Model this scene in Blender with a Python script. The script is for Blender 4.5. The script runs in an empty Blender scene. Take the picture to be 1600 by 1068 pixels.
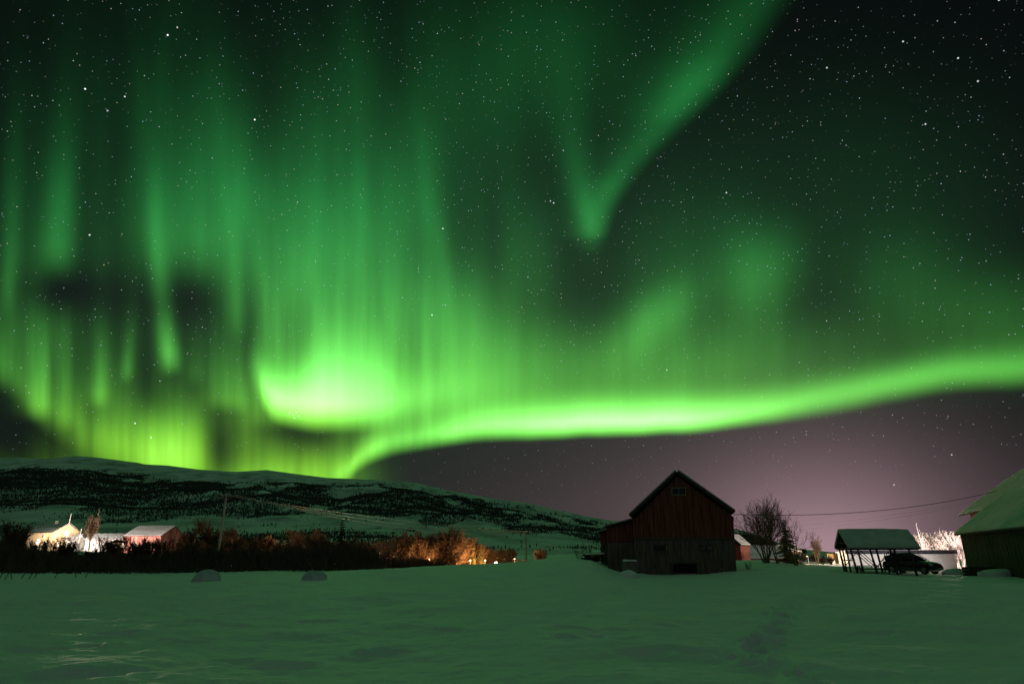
import bpy, math, random
import numpy as np
from mathutils import Vector, Matrix, noise as mnoise

SC = bpy.context.scene
COL = SC.collection
# ------------------------------------------------------------------ camera
PITCH = math.radians(18.75)
FPX = 967.0                       # focal length in pixels of the 1600 px frame
EYE = 1.6
cam_d = bpy.data.cameras.new('camera')
cam_d.sensor_width = 36.0
cam_d.lens = FPX / 1600 * 36.0
cam_d.clip_start = 0.1
cam_d.clip_end = 30000
cam = bpy.data.objects.new('camera', cam_d)
cam.location = (0, 0, EYE)
cam.rotation_euler = (math.pi / 2 + PITCH, 0, 0)
COL.objects.link(cam)
SC.camera = cam
SC.view_settings.view_transform = 'Standard'
SC.view_settings.look = 'None'
SC.view_settings.exposure = 0
SC.view_settings.gamma = 1
SC.cycles.use_denoising = True
SC.cycles.sample_clamp_direct = 5.0
SC.cycles.sample_clamp_indirect = 3.0
SC.cycles.max_bounces = 5

CP, SP = math.cos(PITCH), math.sin(PITCH)
def ray(px, py):
    a = (px - 800) / FPX; b = (534 - py) / FPX
    return Vector((a, CP - b * SP, SP + b * CP))
def at(px, py, Y):
    """point at forward distance Y seen in the direction of photo pixel (px, py)"""
    d = ray(px, py)
    return Vector((d.x / d.y * Y, Y, EYE + d.z / d.y * Y))
def mper(Y):                      # metres per photo pixel (near the horizon) at distance Y
    return Y * CP / FPX

# ------------------------------------------------------------------ world: night sky, aurora, stars
W = bpy.data.worlds.new('World'); SC.world = W
W.use_nodes = True
NT = W.node_tree; NT.nodes.clear()
def N(kind, **kw):
    n = NT.nodes.new(kind)
    for k, v in kw.items(): setattr(n, k, v)
    return n
def setin(sock, v):
    if isinstance(v, E): NT.links.new(v.s, sock)
    else: sock.default_value = v
class E:
    def __init__(self, s): self.s = s
    def __add__(a, b): return M('ADD', a, b)
    __radd__ = __add__
    def __sub__(a, b): return M('SUBTRACT', a, b)
    def __rsub__(a, b): return M('SUBTRACT', b, a)
    def __mul__(a, b): return M('MULTIPLY', a, b)
    __rmul__ = __mul__
    def __truediv__(a, b): return M('DIVIDE', a, b)
def M(op, *a, clamp=False):
    n = N('ShaderNodeMath', operation=op, use_clamp=clamp)
    for i, v in enumerate(a): setin(n.inputs[i], v)
    return E(n.outputs[0])
def smooth(x, a, b):
    n = N('ShaderNodeMapRange', interpolation_type='SMOOTHSTEP')
    setin(n.inputs[0], x); setin(n.inputs[1], a); setin(n.inputs[2], b)
    n.inputs[3].default_value = 0; n.inputs[4].default_value = 1
    return E(n.outputs[0])
def curve(x, pts):
    x0, x1 = pts[0][0], pts[-1][0]
    ys = [p[1] for p in pts]; y0, y1 = min(ys), max(ys)
    if y1 - y0 < 1e-6: y1 = y0 + 1
    mr = N('ShaderNodeMapRange'); setin(mr.inputs[0], x)
    mr.inputs[1].default_value = x0; mr.inputs[2].default_value = x1
    n = N('ShaderNodeFloatCurve'); NT.links.new(mr.outputs[0], n.inputs['Value'])
    c = n.mapping.curves[0]
    q = [((p[0] - x0) / (x1 - x0), (p[1] - y0) / (y1 - y0)) for p in pts]
    c.points[0].location = q[0]; c.points[1].location = q[-1]
    for p in q[1:-1]: c.points.new(*p)
    for p in c.points: p.handle_type = 'AUTO_CLAMPED'
    n.mapping.update()
    return M('MULTIPLY_ADD', E(n.outputs[0]), y1 - y0, y0)
def noise(vec, scale3, scale=1.0, detail=3.0, rough=.5):
    mp = N('ShaderNodeMapping'); setin(mp.inputs[0], vec); mp.inputs['Scale'].default_value = scale3
    n = N('ShaderNodeTexNoise'); NT.links.new(mp.outputs[0], n.inputs['Vector'])
    n.inputs['Scale'].default_value = scale; n.inputs['Detail'].default_value = detail
    n.inputs['Roughness'].default_value = rough
    return n
def comb(x, y, z=0.0):
    n = N('ShaderNodeCombineXYZ')
    setin(n.inputs[0], x); setin(n.inputs[1], y); setin(n.inputs[2], z)
    return E(n.outputs[0])

tc = N('ShaderNodeTexCoord')
DIR = E(tc.outputs['Generated'])
def dot(v):
    n = N('ShaderNodeVectorMath', operation='DOT_PRODUCT')
    NT.links.new(DIR.s, n.inputs[0]); n.inputs[1].default_value = v
    return E(n.outputs['Value'])
# tangent-plane coordinates of the northern sky (a star-chart projection about
# azimuth north, altitude 18.75 deg), in units where one radian is 967
fz = dot((0, CP, SP))
front = smooth(fz, 0.12, 0.5)
fzc = M('MAXIMUM', fz, 0.1)
U0 = M('MULTIPLY_ADD', dot((1, 0, 0)) / fzc, FPX, 800.0)
V0 = M('MULTIPLY_ADD', dot((0, -SP, CP)) / fzc, -FPX, 534.0)
P0 = comb(U0, V0)
wn = noise(P0, (1 / 170, 1 / 330, 1), 1, 2, .5)
sepw = N('ShaderNodeSeparateColor'); NT.links.new(wn.outputs['Color'], sepw.inputs[0])
U = U0 + M('MULTIPLY_ADD', E(sepw.outputs[0]), 16.0, -8.0)
V = V0 + M('MULTIPLY_ADD', E(sepw.outputs[1]), 16.0, -8.0)
PV = comb(U, V)

GATE = [None]                     # ties each glow to the one before it, so the shader is evaluated in sequence
def gvec(v):
    if GATE[0] is None: return v
    n = N('ShaderNodeVectorMath', operation='MULTIPLY_ADD')
    NT.links.new(GATE[0].s, n.inputs[0]); n.inputs[1].default_value = (1e-7,) * 3; NT.links.new(v.s, n.inputs[2])
    return E(n.outputs[0])
def gval(v):
    return v if GATE[0] is None else M('MULTIPLY_ADD', GATE[0], 1e-7, v)
class Acc:                        # running sum of glows
    def __init__(s): s.e = None
    def add(s, t):
        s.e = t if s.e is None else s.e + t
        GATE[0] = s.e
    def blob(s, *a, **k): s.add(blob(*a, **k))
    def streak(s, *a, **k): s.add(streak(*a, **k))
    def curtain(s, *a, **k): s.add(curtain(*a, **k))
def blob(cx, cy, sx, sy, amp, rot=0.0):
    """soft elliptic patch of glow"""
    mp = N('ShaderNodeMapping', vector_type='TEXTURE'); setin(mp.inputs[0], gvec(PV))
    mp.inputs['Location'].default_value = (cx, cy, 0)
    mp.inputs['Rotation'].default_value = (0, 0, math.radians(rot))
    mp.inputs['Scale'].default_value = (sx, sy, 1e9)
    d = N('ShaderNodeVectorMath', operation='DOT_PRODUCT')
    NT.links.new(mp.outputs[0], d.inputs[0]); NT.links.new(mp.outputs[0], d.inputs[1])
    e = M('POWER', math.exp(-1), E(d.outputs['Value']))
    return e * amp
def streak(cx, yb, w, h, amp, rot=0.0, soft=14.0):
    """one auroral ray: narrow, sharper foot at yb, fading upward over h"""
    mp = N('ShaderNodeMapping', vector_type='TEXTURE'); setin(mp.inputs[0], gvec(PV))
    mp.inputs['Location'].default_value = (cx, yb, 0)
    mp.inputs['Rotation'].default_value = (0, 0, math.radians(rot))
    mp.inputs['Scale'].default_value = (w, h, 1)
    s = N('ShaderNodeSeparateXYZ'); NT.links.new(mp.outputs[0], s.inputs[0])
    x = E(s.outputs[0]); t = E(s.outputs[1]) * -1.0
    foot = smooth(t, -soft / h, 1.6 * soft / h)
    ex = M('MULTIPLY_ADD', x, x, M('MAXIMUM', t, 0.0))
    return M('POWER', math.exp(-1), ex) * foot * amp
def curtain(edge, amp, soft, h, pw=1.0):
    """auroral band: lower border edge(u), brightness amp(u), fading upward over h(u)"""
    u = gval(U)
    t = curve(u, edge) - V
    sf = curve(u, soft) if isinstance(soft, list) else soft
    hh = curve(u, h) if isinstance(h, list) else h
    tn = t / sf
    foot = smooth(tn, -1.0, 1.5)
    q = M('MAXIMUM', t, 0.0) / hh
    if pw != 1.0: q = M('POWER', q, pw)
    r = M('POWER', math.exp(-1), q) * foot * curve(u, amp)
    return r

rays = noise(comb(U0, V0), (1 / 30, 1 / 420, 1), 1, 3, .5)
wide = noise(comb(U0, V0), (1 / 95, 1 / 380, 1), 1, 2, .45)
low = smooth(V0, 330.0, 560.0)
rmix = E(wide.outputs['Fac']) + (E(rays.outputs['Fac']) - E(wide.outputs['Fac'])) * M('MULTIPLY_ADD', low, .5, .15)
rayf = M('MULTIPLY_ADD', rmix, 2.7, -0.35)
ray_amt = curve(U0, [(0, .9), (560, .85), (760, .45), (1000, .3), (1600, .2)])
rayk = M('MULTIPLY_ADD', rayf - 1.0, ray_amt, 1.0)
fine = noise(comb(U0, V0), (1 / 9, 1 / 200, 1), 1, 2, .5)
finek = M('MULTIPLY_ADD', E(fine.outputs['Fac']), .9, .55)

# the long low arc
arc_edge = [(500, 760), (540, 745), (560, 727), (600, 706), (640, 696), (700, 689), (800, 681), (900, 677), (1000, 674),
            (1100, 669), (1150, 661), (1200, 652), (1300, 634), (1400, 614), (1450, 605), (1500, 599), (1600, 590), (1900, 560)]
acA = Acc(); acA.curtain(arc_edge, [(515, 0), (545, .8), (575, 1.1), (620, .8), (700, 1.25), (800, 1.7), (900, 2.2), (1000, 2.3), (1100, 1.9), (1180, 1.35), (1300, .92), (1420, .85), (1520, .72), (1600, .6), (1900, .3)],
              [(500, 14), (1100, 13), (1300, 19), (1600, 22)], [(500, 24), (700, 28), (800, 34), (1000, 38), (1200, 34), (1400, 34), (1600, 38)], 2.0)
VEIL = ([(p[0], p[1] - 8) for p in arc_edge], [(500, 0), (560, .35), (700, .6), (850, .42), (1000, .34), (1150, .20), (1300, .08), (1450, .06), (1600, .07), (1900, .08)],
               22, [(500, 60), (700, 70), (850, 60), (1050, 95), (1200, 80), (1600, 70)], 1.2)
# the bright fold on the left of the arc
FOLD = ([(380, 585), (400, 600), (415, 628), (440, 648), (480, 655), (520, 657), (600, 655), (650, 648), (700, 640), (780, 640), (900, 640)],
               [(385, 0), (402, .35), (418, 1.6), (450, 2.1), (520, 1.9), (600, 1.15), (650, .7), (720, .4), (800, .2), (900, 0)],
               [(380, 30), (450, 22), (560, 22), (640, 26), (900, 40)], [(380, 40), (450, 58), (520, 95), (560, 100), (640, 62), (900, 60)], 2.0)
FOLDUP = ([(380, 600), (410, 640), (480, 650), (640, 640), (900, 640)],
                 [(390, 0), (420, .3), (480, .42), (560, .42), (640, .32), (740, .2), (820, .1), (950, 0)],
                 40, [(380, 130), (480, 170), (600, 175), (740, 150), (950, 120)], 1.5)
A = acA.e * M('MULTIPLY_ADD', finek - 1.0, curve(U0, [(500, .9), (620, .5), (900, .12), (1600, .05)]), 1.0)
GATE[0] = A
acF = Acc(); acF.e = A; acF.curtain(*FOLD); A = acF.e
acS = Acc(); acS.curtain(*VEIL); acS.curtain(*FOLDUP)
for t_ in [
    
    # curtains over the left hill
    ('curtain', [(-300, 500), (0, 592), (60, 652), (120, 692), (170, 712), (230, 735), (330, 780)], [(-300, .2), (0, .24), (60, .3), (130, .36), (200, .4), (260, .3), (310, .06), (330, 0)], 26,
            [(-300, 90), (0, 70), (100, 70), (200, 75), (330, 60)], 1.2),
    ('blob', 255, 715, 75, 62, .62), ('blob', 295, 715, 30, 50, .25), ('blob', 60, 735, 75, 42, .09), ('blob', 160, 715, 50, 42, .09),
    ('blob', 455, 748, 80, 40, .55), ('blob', 370, 752, 40, 26, .22), ('blob', 500, 745, 60, 40, .2),
    ('blob', 390, 650, 46, 70, .14), ('blob', 430, 650, 50, 60, .05),
    ('streak', 60, 650, 26, 105, .34), ('streak', 102, 665, 18, 90, .26), ('streak', 153, 632, 16, 70, .36), ('streak', 196, 592, 10, 62, .22, 4),
    ('streak', 266, 575, 15, 120, .62, -6, 20), ('streak', 247, 470, 16, 140, .12, -5), ('streak', 375, 510, 17, 130, .26, -7, 30), ('streak', 346, 640, 22, 80, .30),
    ('streak', 372, 640, 18, 80, .18), ('streak', 305, 600, 16, 120, .08),
    ('streak', 14, 480, 15, 130, .20, 2, 30), ('streak', 90, 425, 24, 120, .26, 2, 30), ('streak', 268, 425, 44, 170, .26, -3, 50), ('streak', 325, 440, 34, 190, .16, -3, 50),
    ('blob', 365, 250, 28, 130, .10, -4), ('blob', 435, 450, 60, 110, .15), ('blob', 500, 430, 75, 130, .12), ('blob', 380, 340, 60, 110, .10),
    ('blob', 60, 510, 70, 60, .05), ('blob', 260, 640, 80, 70, .04),
    ('blob', 440, 330, 420, 230, .030), ('blob', 120, 340, 170, 200, .02), ('blob', 220, 140, 360, 260, .014), ('blob', 640, 300, 120, 200, .03), ('blob', 470, 330, 60, 190, .05), ('blob', 560, 300, 26, 190, .10, -2), ('blob', 600, 420, 60, 150, .08), ('blob', 640, 180, 190, 200, .045),
    ('blob', 668, 330, 17, 120, .07, -3), ('blob', 700, 500, 75, 70, .20), ('blob', 692, 410, 14, 90, .07, -4), ('blob', 760, 560, 110, 60, .12),
    ('blob', 820, 400, 50, 90, .055), ('blob', 850, 80, 170, 120, .05), ('blob', 850, 560, 160, 50, .06),
    # petal glows on the right
    ('blob', 1202, 418, 50, 62, .10, 20), ('blob', 1165, 445, 44, 80, .09, -12), ('blob', 1020, 505, 78, 36, .22, -42), ('blob', 1075, 420, 90, 120, .05),
    ('blob', 1120, 560, 150, 60, .08), ('blob', 1410, 440, 90, 80, .05), ('blob', 1300, 560, 160, 60, .04), ('blob', 1000, 590, 160, 50, .08),
    ('blob', 1330, 300, 230, 150, .022), ('blob', 1550, 500, 120, 70, .07),
]:
    getattr(acS, t_[0])(*t_[1:])
# the tall V of the corona: right arm with a sharp outer border, a shorter left arm
V_ = gval(V)
ve = curve(V_, [(-400, 1500), (0, 1205), (60, 1160), (120, 1112), (160, 1078), (200, 1045), (250, 1000), (300, 962), (340, 945), (385, 936), (460, 930)])
va = curve(V_, [(-400, .04), (-60, .09), (0, .11), (60, .15), (110, .25), (150, .31), (200, .20), (250, .17), (300, .26), (345, .26), (375, .06), (395, 0)])
vw = curve(V_, [(-400, 120), (0, 80), (100, 66), (150, 56), (220, 46), (300, 36), (345, 32), (400, 26)])
vt = ve - U
vsoft = curve(V_, [(-100, 46), (100, 40), (250, 26), (400, 14)])
vfoot = smooth(vt / vsoft, -1.2, 1.3)
vq = M('MAXIMUM', vt, 0.0) / vw
acS.add(M('POWER', math.exp(-1), M('POWER', vq, 1.5)) * vfoot * va)
for t_ in ((908, 290, 22, 75, .09, -9), (918, 330, 15, 36, .07, -6), (890, 180, 36, 130, .035, -8)): acS.blob(*t_)
S = acS.e * M('MULTIPLY_ADD', smooth(V0, 480.0, 250.0), -.30, 1.0)
# gaps between the curtains
acD = Acc()
for t_ in ((170, 462, 165, 56, .72), (90, 450, 60, 40, .4), (308, 480, 44, 66, .55), (343, 700, 26, 62, .8), (225, 590, 22, 50, .5), (455, 672, 60, 16, .6), (10, 680, 75, 42, .85, 38), (245, 625, 30, 34, .3), (390, 515, 18, 70, .45), (770, 380, 18, 110, .35)): acD.blob(*t_)
dark = acD.e
keep = M('MAXIMUM', 1.0 - dark, 0.03)
topk = curve(V0, [(-500, .3), (0, .42), (130, .62), (300, 1.0)])
left = smooth(U0, 1000.0, 520.0)
I = S * rayk * keep * M('MULTIPLY_ADD', topk - 1.0, left, 1.0)
I = (I + A) * front
GATE[0] = I
I = I + M('MULTIPLY', curve(dot((0, 0, 1)), [(-1, 0), (0, .0), (.74, .0), (.85, .11), (1, .16)]), 1.0)     # overhead glow, seen only by the snow

# colour of the glow: bluish green high up, yellow green near the horizon
el = dot((0, 0, 1))
hi = smooth(V0, 250.0, 700.0)
white = smooth(I, .5, 2.6)
yel = smooth(V0, 560.0, 730.0) * smooth(U0, 640.0, 480.0)
kr = M('MULTIPLY_ADD', hi, .165, .07) + yel * .13 + white * .08
kb = M('MULTIPLY_ADD', hi, -.10, .20) - yel * .05 + white * .16
# base sky: faint airglow, dark towards the top corners, town glow low on the right
air = blob(800, 560, 900, 330, 1.0)
GATE[0] = air
acT = Acc()
for t_ in ((1285, 905, 185, 175, .95), (1290, 890, 130, 80, .35), (1240, 800, 420, 150, .28), (1100, 860, 520, 100, .09)): acT.blob(*t_)
town = acT.e
back = 1.0 - front
R = I * kr + back * .032 + M('MULTIPLY_ADD', air, .010, .0022) + town * .245
G = I + back * .025 + M('MULTIPLY_ADD', air, .017, .0036) + town * .152
B = I * kb + back * .034 + M('MULTIPLY_ADD', air, .0125, .0036) + town * .178
# stars
def stars(scale, r, k, pw):
    n = N('ShaderNodeTexVoronoi'); NT.links.new(gvec(DIR).s, n.inputs['Vector'])
    n.inputs['Scale'].default_value = scale
    sc = N('ShaderNodeSeparateColor'); NT.links.new(n.outputs['Color'], sc.inputs[0])
    core = smooth(E(n.outputs['Distance']), r, r * .25)
    b = M('POWER', E(sc.outputs[0]), pw) * core * k
    return b, E(sc.outputs[1])
GATE[0] = B
b1, c1 = stars(190.0, .16, .7, 2.6)
GATE[0] = b1
b2, c2 = stars(75.0, .052, 1.8, 4.5)
named = [(262, 55, 1.9), (133, 139, 1.7), (398, 187, 2.2), (195, 151, .9), (168, 173, .7), (277, 43, .7), (140, 367, 1.1), (211, 661, 1.1), (675, 492, 1.2), (692, 357, 1.2), (1135, 301, 1.0),
         (1446, 194, .9), (1528, 127, .9), (1411, 65, .9), (1497, 91, 1.0), (1292, 106, .9), (865, 317, 1.0), (860, 314, .7), (1487, 710, .5), (1397, 757, .5), (1561, 0, 1.3),
         (452, 645, .8), (458, 648, .8), (463, 644, .6), (467, 650, .7), (460, 653, .5), (236, 683, .8), (1042, 578, .5)]
sb = None; GATE[0] = b2
for px, py, k in named:
    d = ray(px, py).normalized()
    n = N('ShaderNodeVectorMath', operation='DISTANCE')
    NT.links.new(gvec(DIR).s, n.inputs[0]); n.inputs[1].default_value = d
    s = smooth(E(n.outputs['Value']), .00135, .0003) * k
    sb = s if sb is None else sb + s
    GATE[0] = sb
vis = smooth(el, .03, .25) * M('MAXIMUM', M('MULTIPLY_ADD', I, -.8, 1.0), .1)
b = (b1 + b2) * vis
cc = c1
R = R + b * M('MULTIPLY_ADD', c2, .5, .6) + sb
G = G + b * .85 + sb
B = B + b * M('MULTIPLY_ADD', c2, -.5, 1.3) + sb * 1.1
cx = N('ShaderNodeCombineColor')
for i, c in enumerate((R, G, B)): NT.links.new(c.s, cx.inputs[i])
bg = N('ShaderNodeBackground'); NT.links.new(cx.outputs[0], bg.inputs['Color'])
out = N('ShaderNodeOutputWorld'); NT.links.new(bg.outputs[0], out.inputs['Surface'])
W.cycles.sampling_method = 'MANUAL'; W.cycles.sample_map_resolution = 1024

# ------------------------------------------------------------------ helpers
RND = random.Random(7)
def mesh_obj(name, verts, faces, mat=None, parent=None, smooth=False, slots=None, mi=None):
    me = bpy.data.meshes.new(name)
    me.from_pydata([tuple(v) for v in verts], [], faces)
    if mat: me.materials.append(mat)
    for m in (slots or []): me.materials.append(m)
    if mi is not None: me.polygons.foreach_set('material_index', mi)
    if smooth: me.polygons.foreach_set('use_smooth', [True] * len(me.polygons))
    me.update()
    o = bpy.data.objects.new(name, me); COL.objects.link(o)
    if parent: o.parent = parent
    return o
def np_mesh(name, V, Q, mat, parent=None, smooth=False, k=4):
    V = np.asarray(V, dtype=np.float32); Q = np.asarray(Q, dtype=np.int32)
    me = bpy.data.meshes.new(name)
    me.vertices.add(len(V)); me.vertices.foreach_set('co', V.ravel())
    me.loops.add(Q.size); me.loops.foreach_set('vertex_index', Q.ravel())
    me.polygons.add(len(Q)); me.polygons.foreach_set('loop_start', np.arange(0, Q.size, k, dtype=np.int32))
    me.polygons.foreach_set('loop_total', np.full(len(Q), k, dtype=np.int32))
    if smooth: me.polygons.foreach_set('use_smooth', np.ones(len(Q), dtype=bool))
    if mat: me.materials.append(mat)
    me.update(calc_edges=True)
    o = bpy.data.objects.new(name, me); COL.objects.link(o)
    if parent: o.parent = parent
    return o
def tag(o, label=None, cat=None, group=None, kind=None):
    if label: o['label'] = label
    if cat: o['category'] = cat
    if group: o['group'] = group
    if kind: o['kind'] = kind
    return o
def thing(name, label, cat, loc=(0, 0, 0), rz=0.0, group=None):
    o = bpy.data.objects.new(name, None); COL.objects.link(o)
    o.empty_display_size = .3
    o.location = loc; o.rotation_euler = (0, 0, rz)
    return tag(o, label, cat, group)
class MB:
    """collects boxes, bars and polygons into one mesh"""
    def __init__(s): s.v = []; s.f = []
    def poly(s, pts):
        n = len(s.v); s.v += [tuple(p) for p in pts]; s.f.append(tuple(range(n, n + len(pts))))
    def hexa(s, c):                  # 8 corners: bottom ring 0-3 (ccw from above), top ring 4-7
        n = len(s.v); s.v += [tuple(p) for p in c]
        for q in ((3, 2, 1, 0), (4, 5, 6, 7), (0, 1, 5, 4), (1, 2, 6, 5), (2, 3, 7, 6), (3, 0, 4, 7)):
            s.f.append(tuple(n + i for i in q))
    def box(s, x0, x1, y0, y1, z0, z1):
        s.hexa([(x0, y0, z0), (x1, y0, z0), (x1, y1, z0), (x0, y1, z0), (x0, y0, z1), (x1, y0, z1), (x1, y1, z1), (x0, y1, z1)])
    def bar(s, a, b, w, h=None, k=4, w2=None):
        a = Vector(a); b = Vector(b); d = (b - a).normalized(); h = h or w
        up = Vector((0, 0, 1)) if abs(d.z) < .95 else Vector((0, 1, 0))
        x = d.cross(up).normalized(); y = x.cross(d).normalized()
        n = len(s.v); r = (w2 / w) if w2 else 1.0
        off = [(math.cos(2 * math.pi * (i + .5) / k), math.sin(2 * math.pi * (i + .5) / k)) for i in range(k)]
        sc = 1 / math.cos(math.pi / k) if k == 4 else 1
        for p, q in ((a, 1.0), (b, r)):
            for cx_, cy_ in off: s.v.append(tuple(p + x * (cx_ * w / 2 * sc * q) + y * (cy_ * h / 2 * sc * q)))
        for i in range(k):
            j = (i + 1) % k; s.f.append((n + i, n + j, n + k + j, n + k + i))
        s.f.append(tuple(n + i for i in reversed(range(k)))); s.f.append(tuple(n + k + i for i in range(k)))
    def prism(s, outline, vec):      # outline polygon swept along vec
        n = len(s.v); m = len(outline); vec = Vector(vec)
        s.v += [tuple(p) for p in outline] + [tuple(Vector(p) + vec) for p in outline]
        s.f.append(tuple(range(n, n + m))); s.f.append(tuple(n + m + i for i in reversed(range(m))))
        for i in range(m):
            j = (i + 1) % m; s.f.append((n + j, n + i, n + m + i, n + m + j))
    def build(s, name, mat, parent=None, smooth=False):
        o = mesh_obj(name, s.v, s.f, mat, parent, smooth)
        return o
def bevel(o, w=.02, seg=2):
    m = o.modifiers.new('bevel', 'BEVEL'); m.width = w; m.segments = seg; m.limit_method = 'ANGLE'
    return o

# ------------------------------------------------------------------ materials
def mat(name, col, rough=.8, col2=None, nscale=(3, 3, 3), detail=4, bump=0.0, bscale=(20, 20, 20), metal=0.0, emit=None, estr=0.0, lo=.35, hi=.65, spec=.3, coat=0):
    m = bpy.data.materials.new(name); m.use_nodes = True
    nt = m.node_tree; b = nt.nodes['Principled BSDF']
    b.inputs['Roughness'].default_value = rough; b.inputs['Metallic'].default_value = metal
    b.inputs['Specular IOR Level'].default_value = spec
    if coat: b.inputs['Coat Weight'].default_value = coat
    t = nt.nodes.new('ShaderNodeTexCoord')
    def nz(sc, det):
        mp = nt.nodes.new('ShaderNodeMapping'); mp.inputs['Scale'].default_value = sc
        nt.links.new(t.outputs['Object'], mp.inputs[0])
        n = nt.nodes.new('ShaderNodeTexNoise'); n.inputs['Scale'].default_value = 1; n.inputs['Detail'].default_value = det
        n.inputs['Roughness'].default_value = .6
        nt.links.new(mp.outputs[0], n.inputs['Vector']); return n
    if col2:
        n = nz(nscale, detail); r = nt.nodes.new('ShaderNodeValToRGB')
        r.color_ramp.elements[0].position = lo; r.color_ramp.elements[1].position = hi
        r.color_ramp.elements[0].color = (*col, 1); r.color_ramp.elements[1].color = (*col2, 1)
        nt.links.new(n.outputs['Fac'], r.inputs[0]); nt.links.new(r.outputs[0], b.inputs['Base Color'])
    else: b.inputs['Base Color'].default_value = (*col, 1)
    if bump:
        n = nz(bscale, 4); bp = nt.nodes.new('ShaderNodeBump'); bp.inputs['Strength'].default_value = 1; bp.inputs['Distance'].default_value = bump
        nt.links.new(n.outputs['Fac'], bp.inputs['Height']); nt.links.new(bp.outputs[0], b.inputs['Normal'])
    if emit: b.inputs['Emission Color'].default_value = (*emit, 1); b.inputs['Emission Strength'].default_value = estr
    return m
MT = {}
MT['snow'] = mat('snow', (.80, .82, .84), .65, (.86, .87, .88), (.6, .6, .6), bump=.06, bscale=(5, 5, 5), spec=.25)
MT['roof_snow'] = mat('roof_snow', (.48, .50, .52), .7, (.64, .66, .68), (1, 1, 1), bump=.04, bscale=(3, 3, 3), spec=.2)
MT['red_boards'] = mat('weathered_red_boards', (.13, .026, .016), .85, (.40, .13, .08), (9, 9, .35), bump=.015, bscale=(14, 14, .4), lo=.38, hi=.72, detail=6)
MT['grey_boards'] = mat('weathered_grey_boards', (.085, .068, .05), .9, (.20, .165, .13), (7, 7, .8), bump=.02, bscale=(12, 12, 1), detail=6)
MT['red_paint'] = mat('falu_red_paint', (.15, .025, .015), .8, (.22, .045, .028), (6, 6, .5), bump=.01, bscale=(12, 12, .5))
MT['dark_wood'] = mat('dark_wood', (.035, .027, .02), .85, (.08, .06, .045), (8, 8, 1), bump=.01, bscale=(12, 12, 2))
MT['pale_wood'] = mat('pale_wood', (.32, .27, .20), .8, (.42, .36, .28), (8, 8, 1))
MT['trim'] = mat('weathered_trim', (.28, .25, .19), .8, (.42, .38, .30), (10, 10, 10))
MT['glass'] = mat('dark_glass', (.012, .014, .016), .12, spec=.5)
MT['void'] = mat('dark_interior', (.008, .007, .006), .9)
MT['stone'] = mat('pale_stone', (.16, .15, .12), .85, (.26, .24, .20), (4, 4, 4), bump=.02)
MT['bark'] = mat('bare_bark', (.075, .052, .038), .9, (.16, .115, .08), (3, 3, 3))
MT['twig'] = mat('brown_twigs', (.06, .036, .022), .9, (.13, .08, .05), (.7, .7, .7))
MT['warm_twig'] = mat('birch_twigs', (.14, .085, .05), .9, (.24, .16, .10), (.7, .7, .7))
MT['frost'] = mat('frosted_twigs', (.62, .56, .52), .8, (.82, .78, .76), (.8, .8, .8))
MT['needles'] = mat('dark_needles', (.012, .02, .012), .9, (.035, .05, .025), (2, 2, 2))
MT['far_trees'] = mat('mountain_birch', (.035, .032, .032), .95, (.09, .08, .075), (.03, .03, .03))
MT['pole'] = mat('pole_wood', (.62, .54, .44), .85, (.78, .70, .60), (4, 4, .5))
MT['wire'] = mat('power_wire', (.10, .09, .08), .5)
MT['bright_wire'] = mat('bright_wire', (.50, .46, .42), .45)
MT['white_wall'] = mat('white_painted_wall', (.72, .70, .66), .7, (.80, .78, .74), (2, 2, 6))
MT['yellow_wall'] = mat('yellow_painted_wall', (.36, .25, .12), .75, (.52, .40, .24), (2, 2, 8))
MT['orange_wall'] = mat('ochre_plaster_wall', (.55, .38, .20), .75, (.62, .45, .26), (2, 2, 2))
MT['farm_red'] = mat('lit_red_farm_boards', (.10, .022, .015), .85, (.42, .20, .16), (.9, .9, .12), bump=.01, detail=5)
MT['metal'] = mat('galvanised_metal', (.35, .36, .37), .45, metal=.7)
MT['black_felt'] = mat('black_roof_felt', (.02, .02, .028), .7, (.04, .04, .05), (3, 3, 3))
MT['car_paint'] = mat('black_car_paint', (.012, .014, .016), .22, spec=.6, coat=.6)
MT['tyre'] = mat('tyre_rubber', (.02, .02, .02), .85)
MT['rim'] = mat('alloy_rim', (.35, .35, .36), .35, metal=.8)
MT['headlight'] = mat('headlight_glass', (.6, .62, .65), .1, spec=.7)
MT['plate'] = mat('number_plate_white', (.5, .5, .5), .5)
def lamp_mat(name, col, s): return mat(name, col, .5, emit=col, estr=s)
MT['warm_lamp'] = lamp_mat('warm_lamp_glass', (1, .62, .30), 12)
MT['white_lamp'] = lamp_mat('white_lamp_glass', (1, .86, .78), 14)
MT['lit_window'] = lamp_mat('lit_window_glass', (1, .58, .24), 2.5)
MT['lit_window_pale'] = lamp_mat('pale_lit_window_glass', (1, .8, .55), 3.5)

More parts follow.
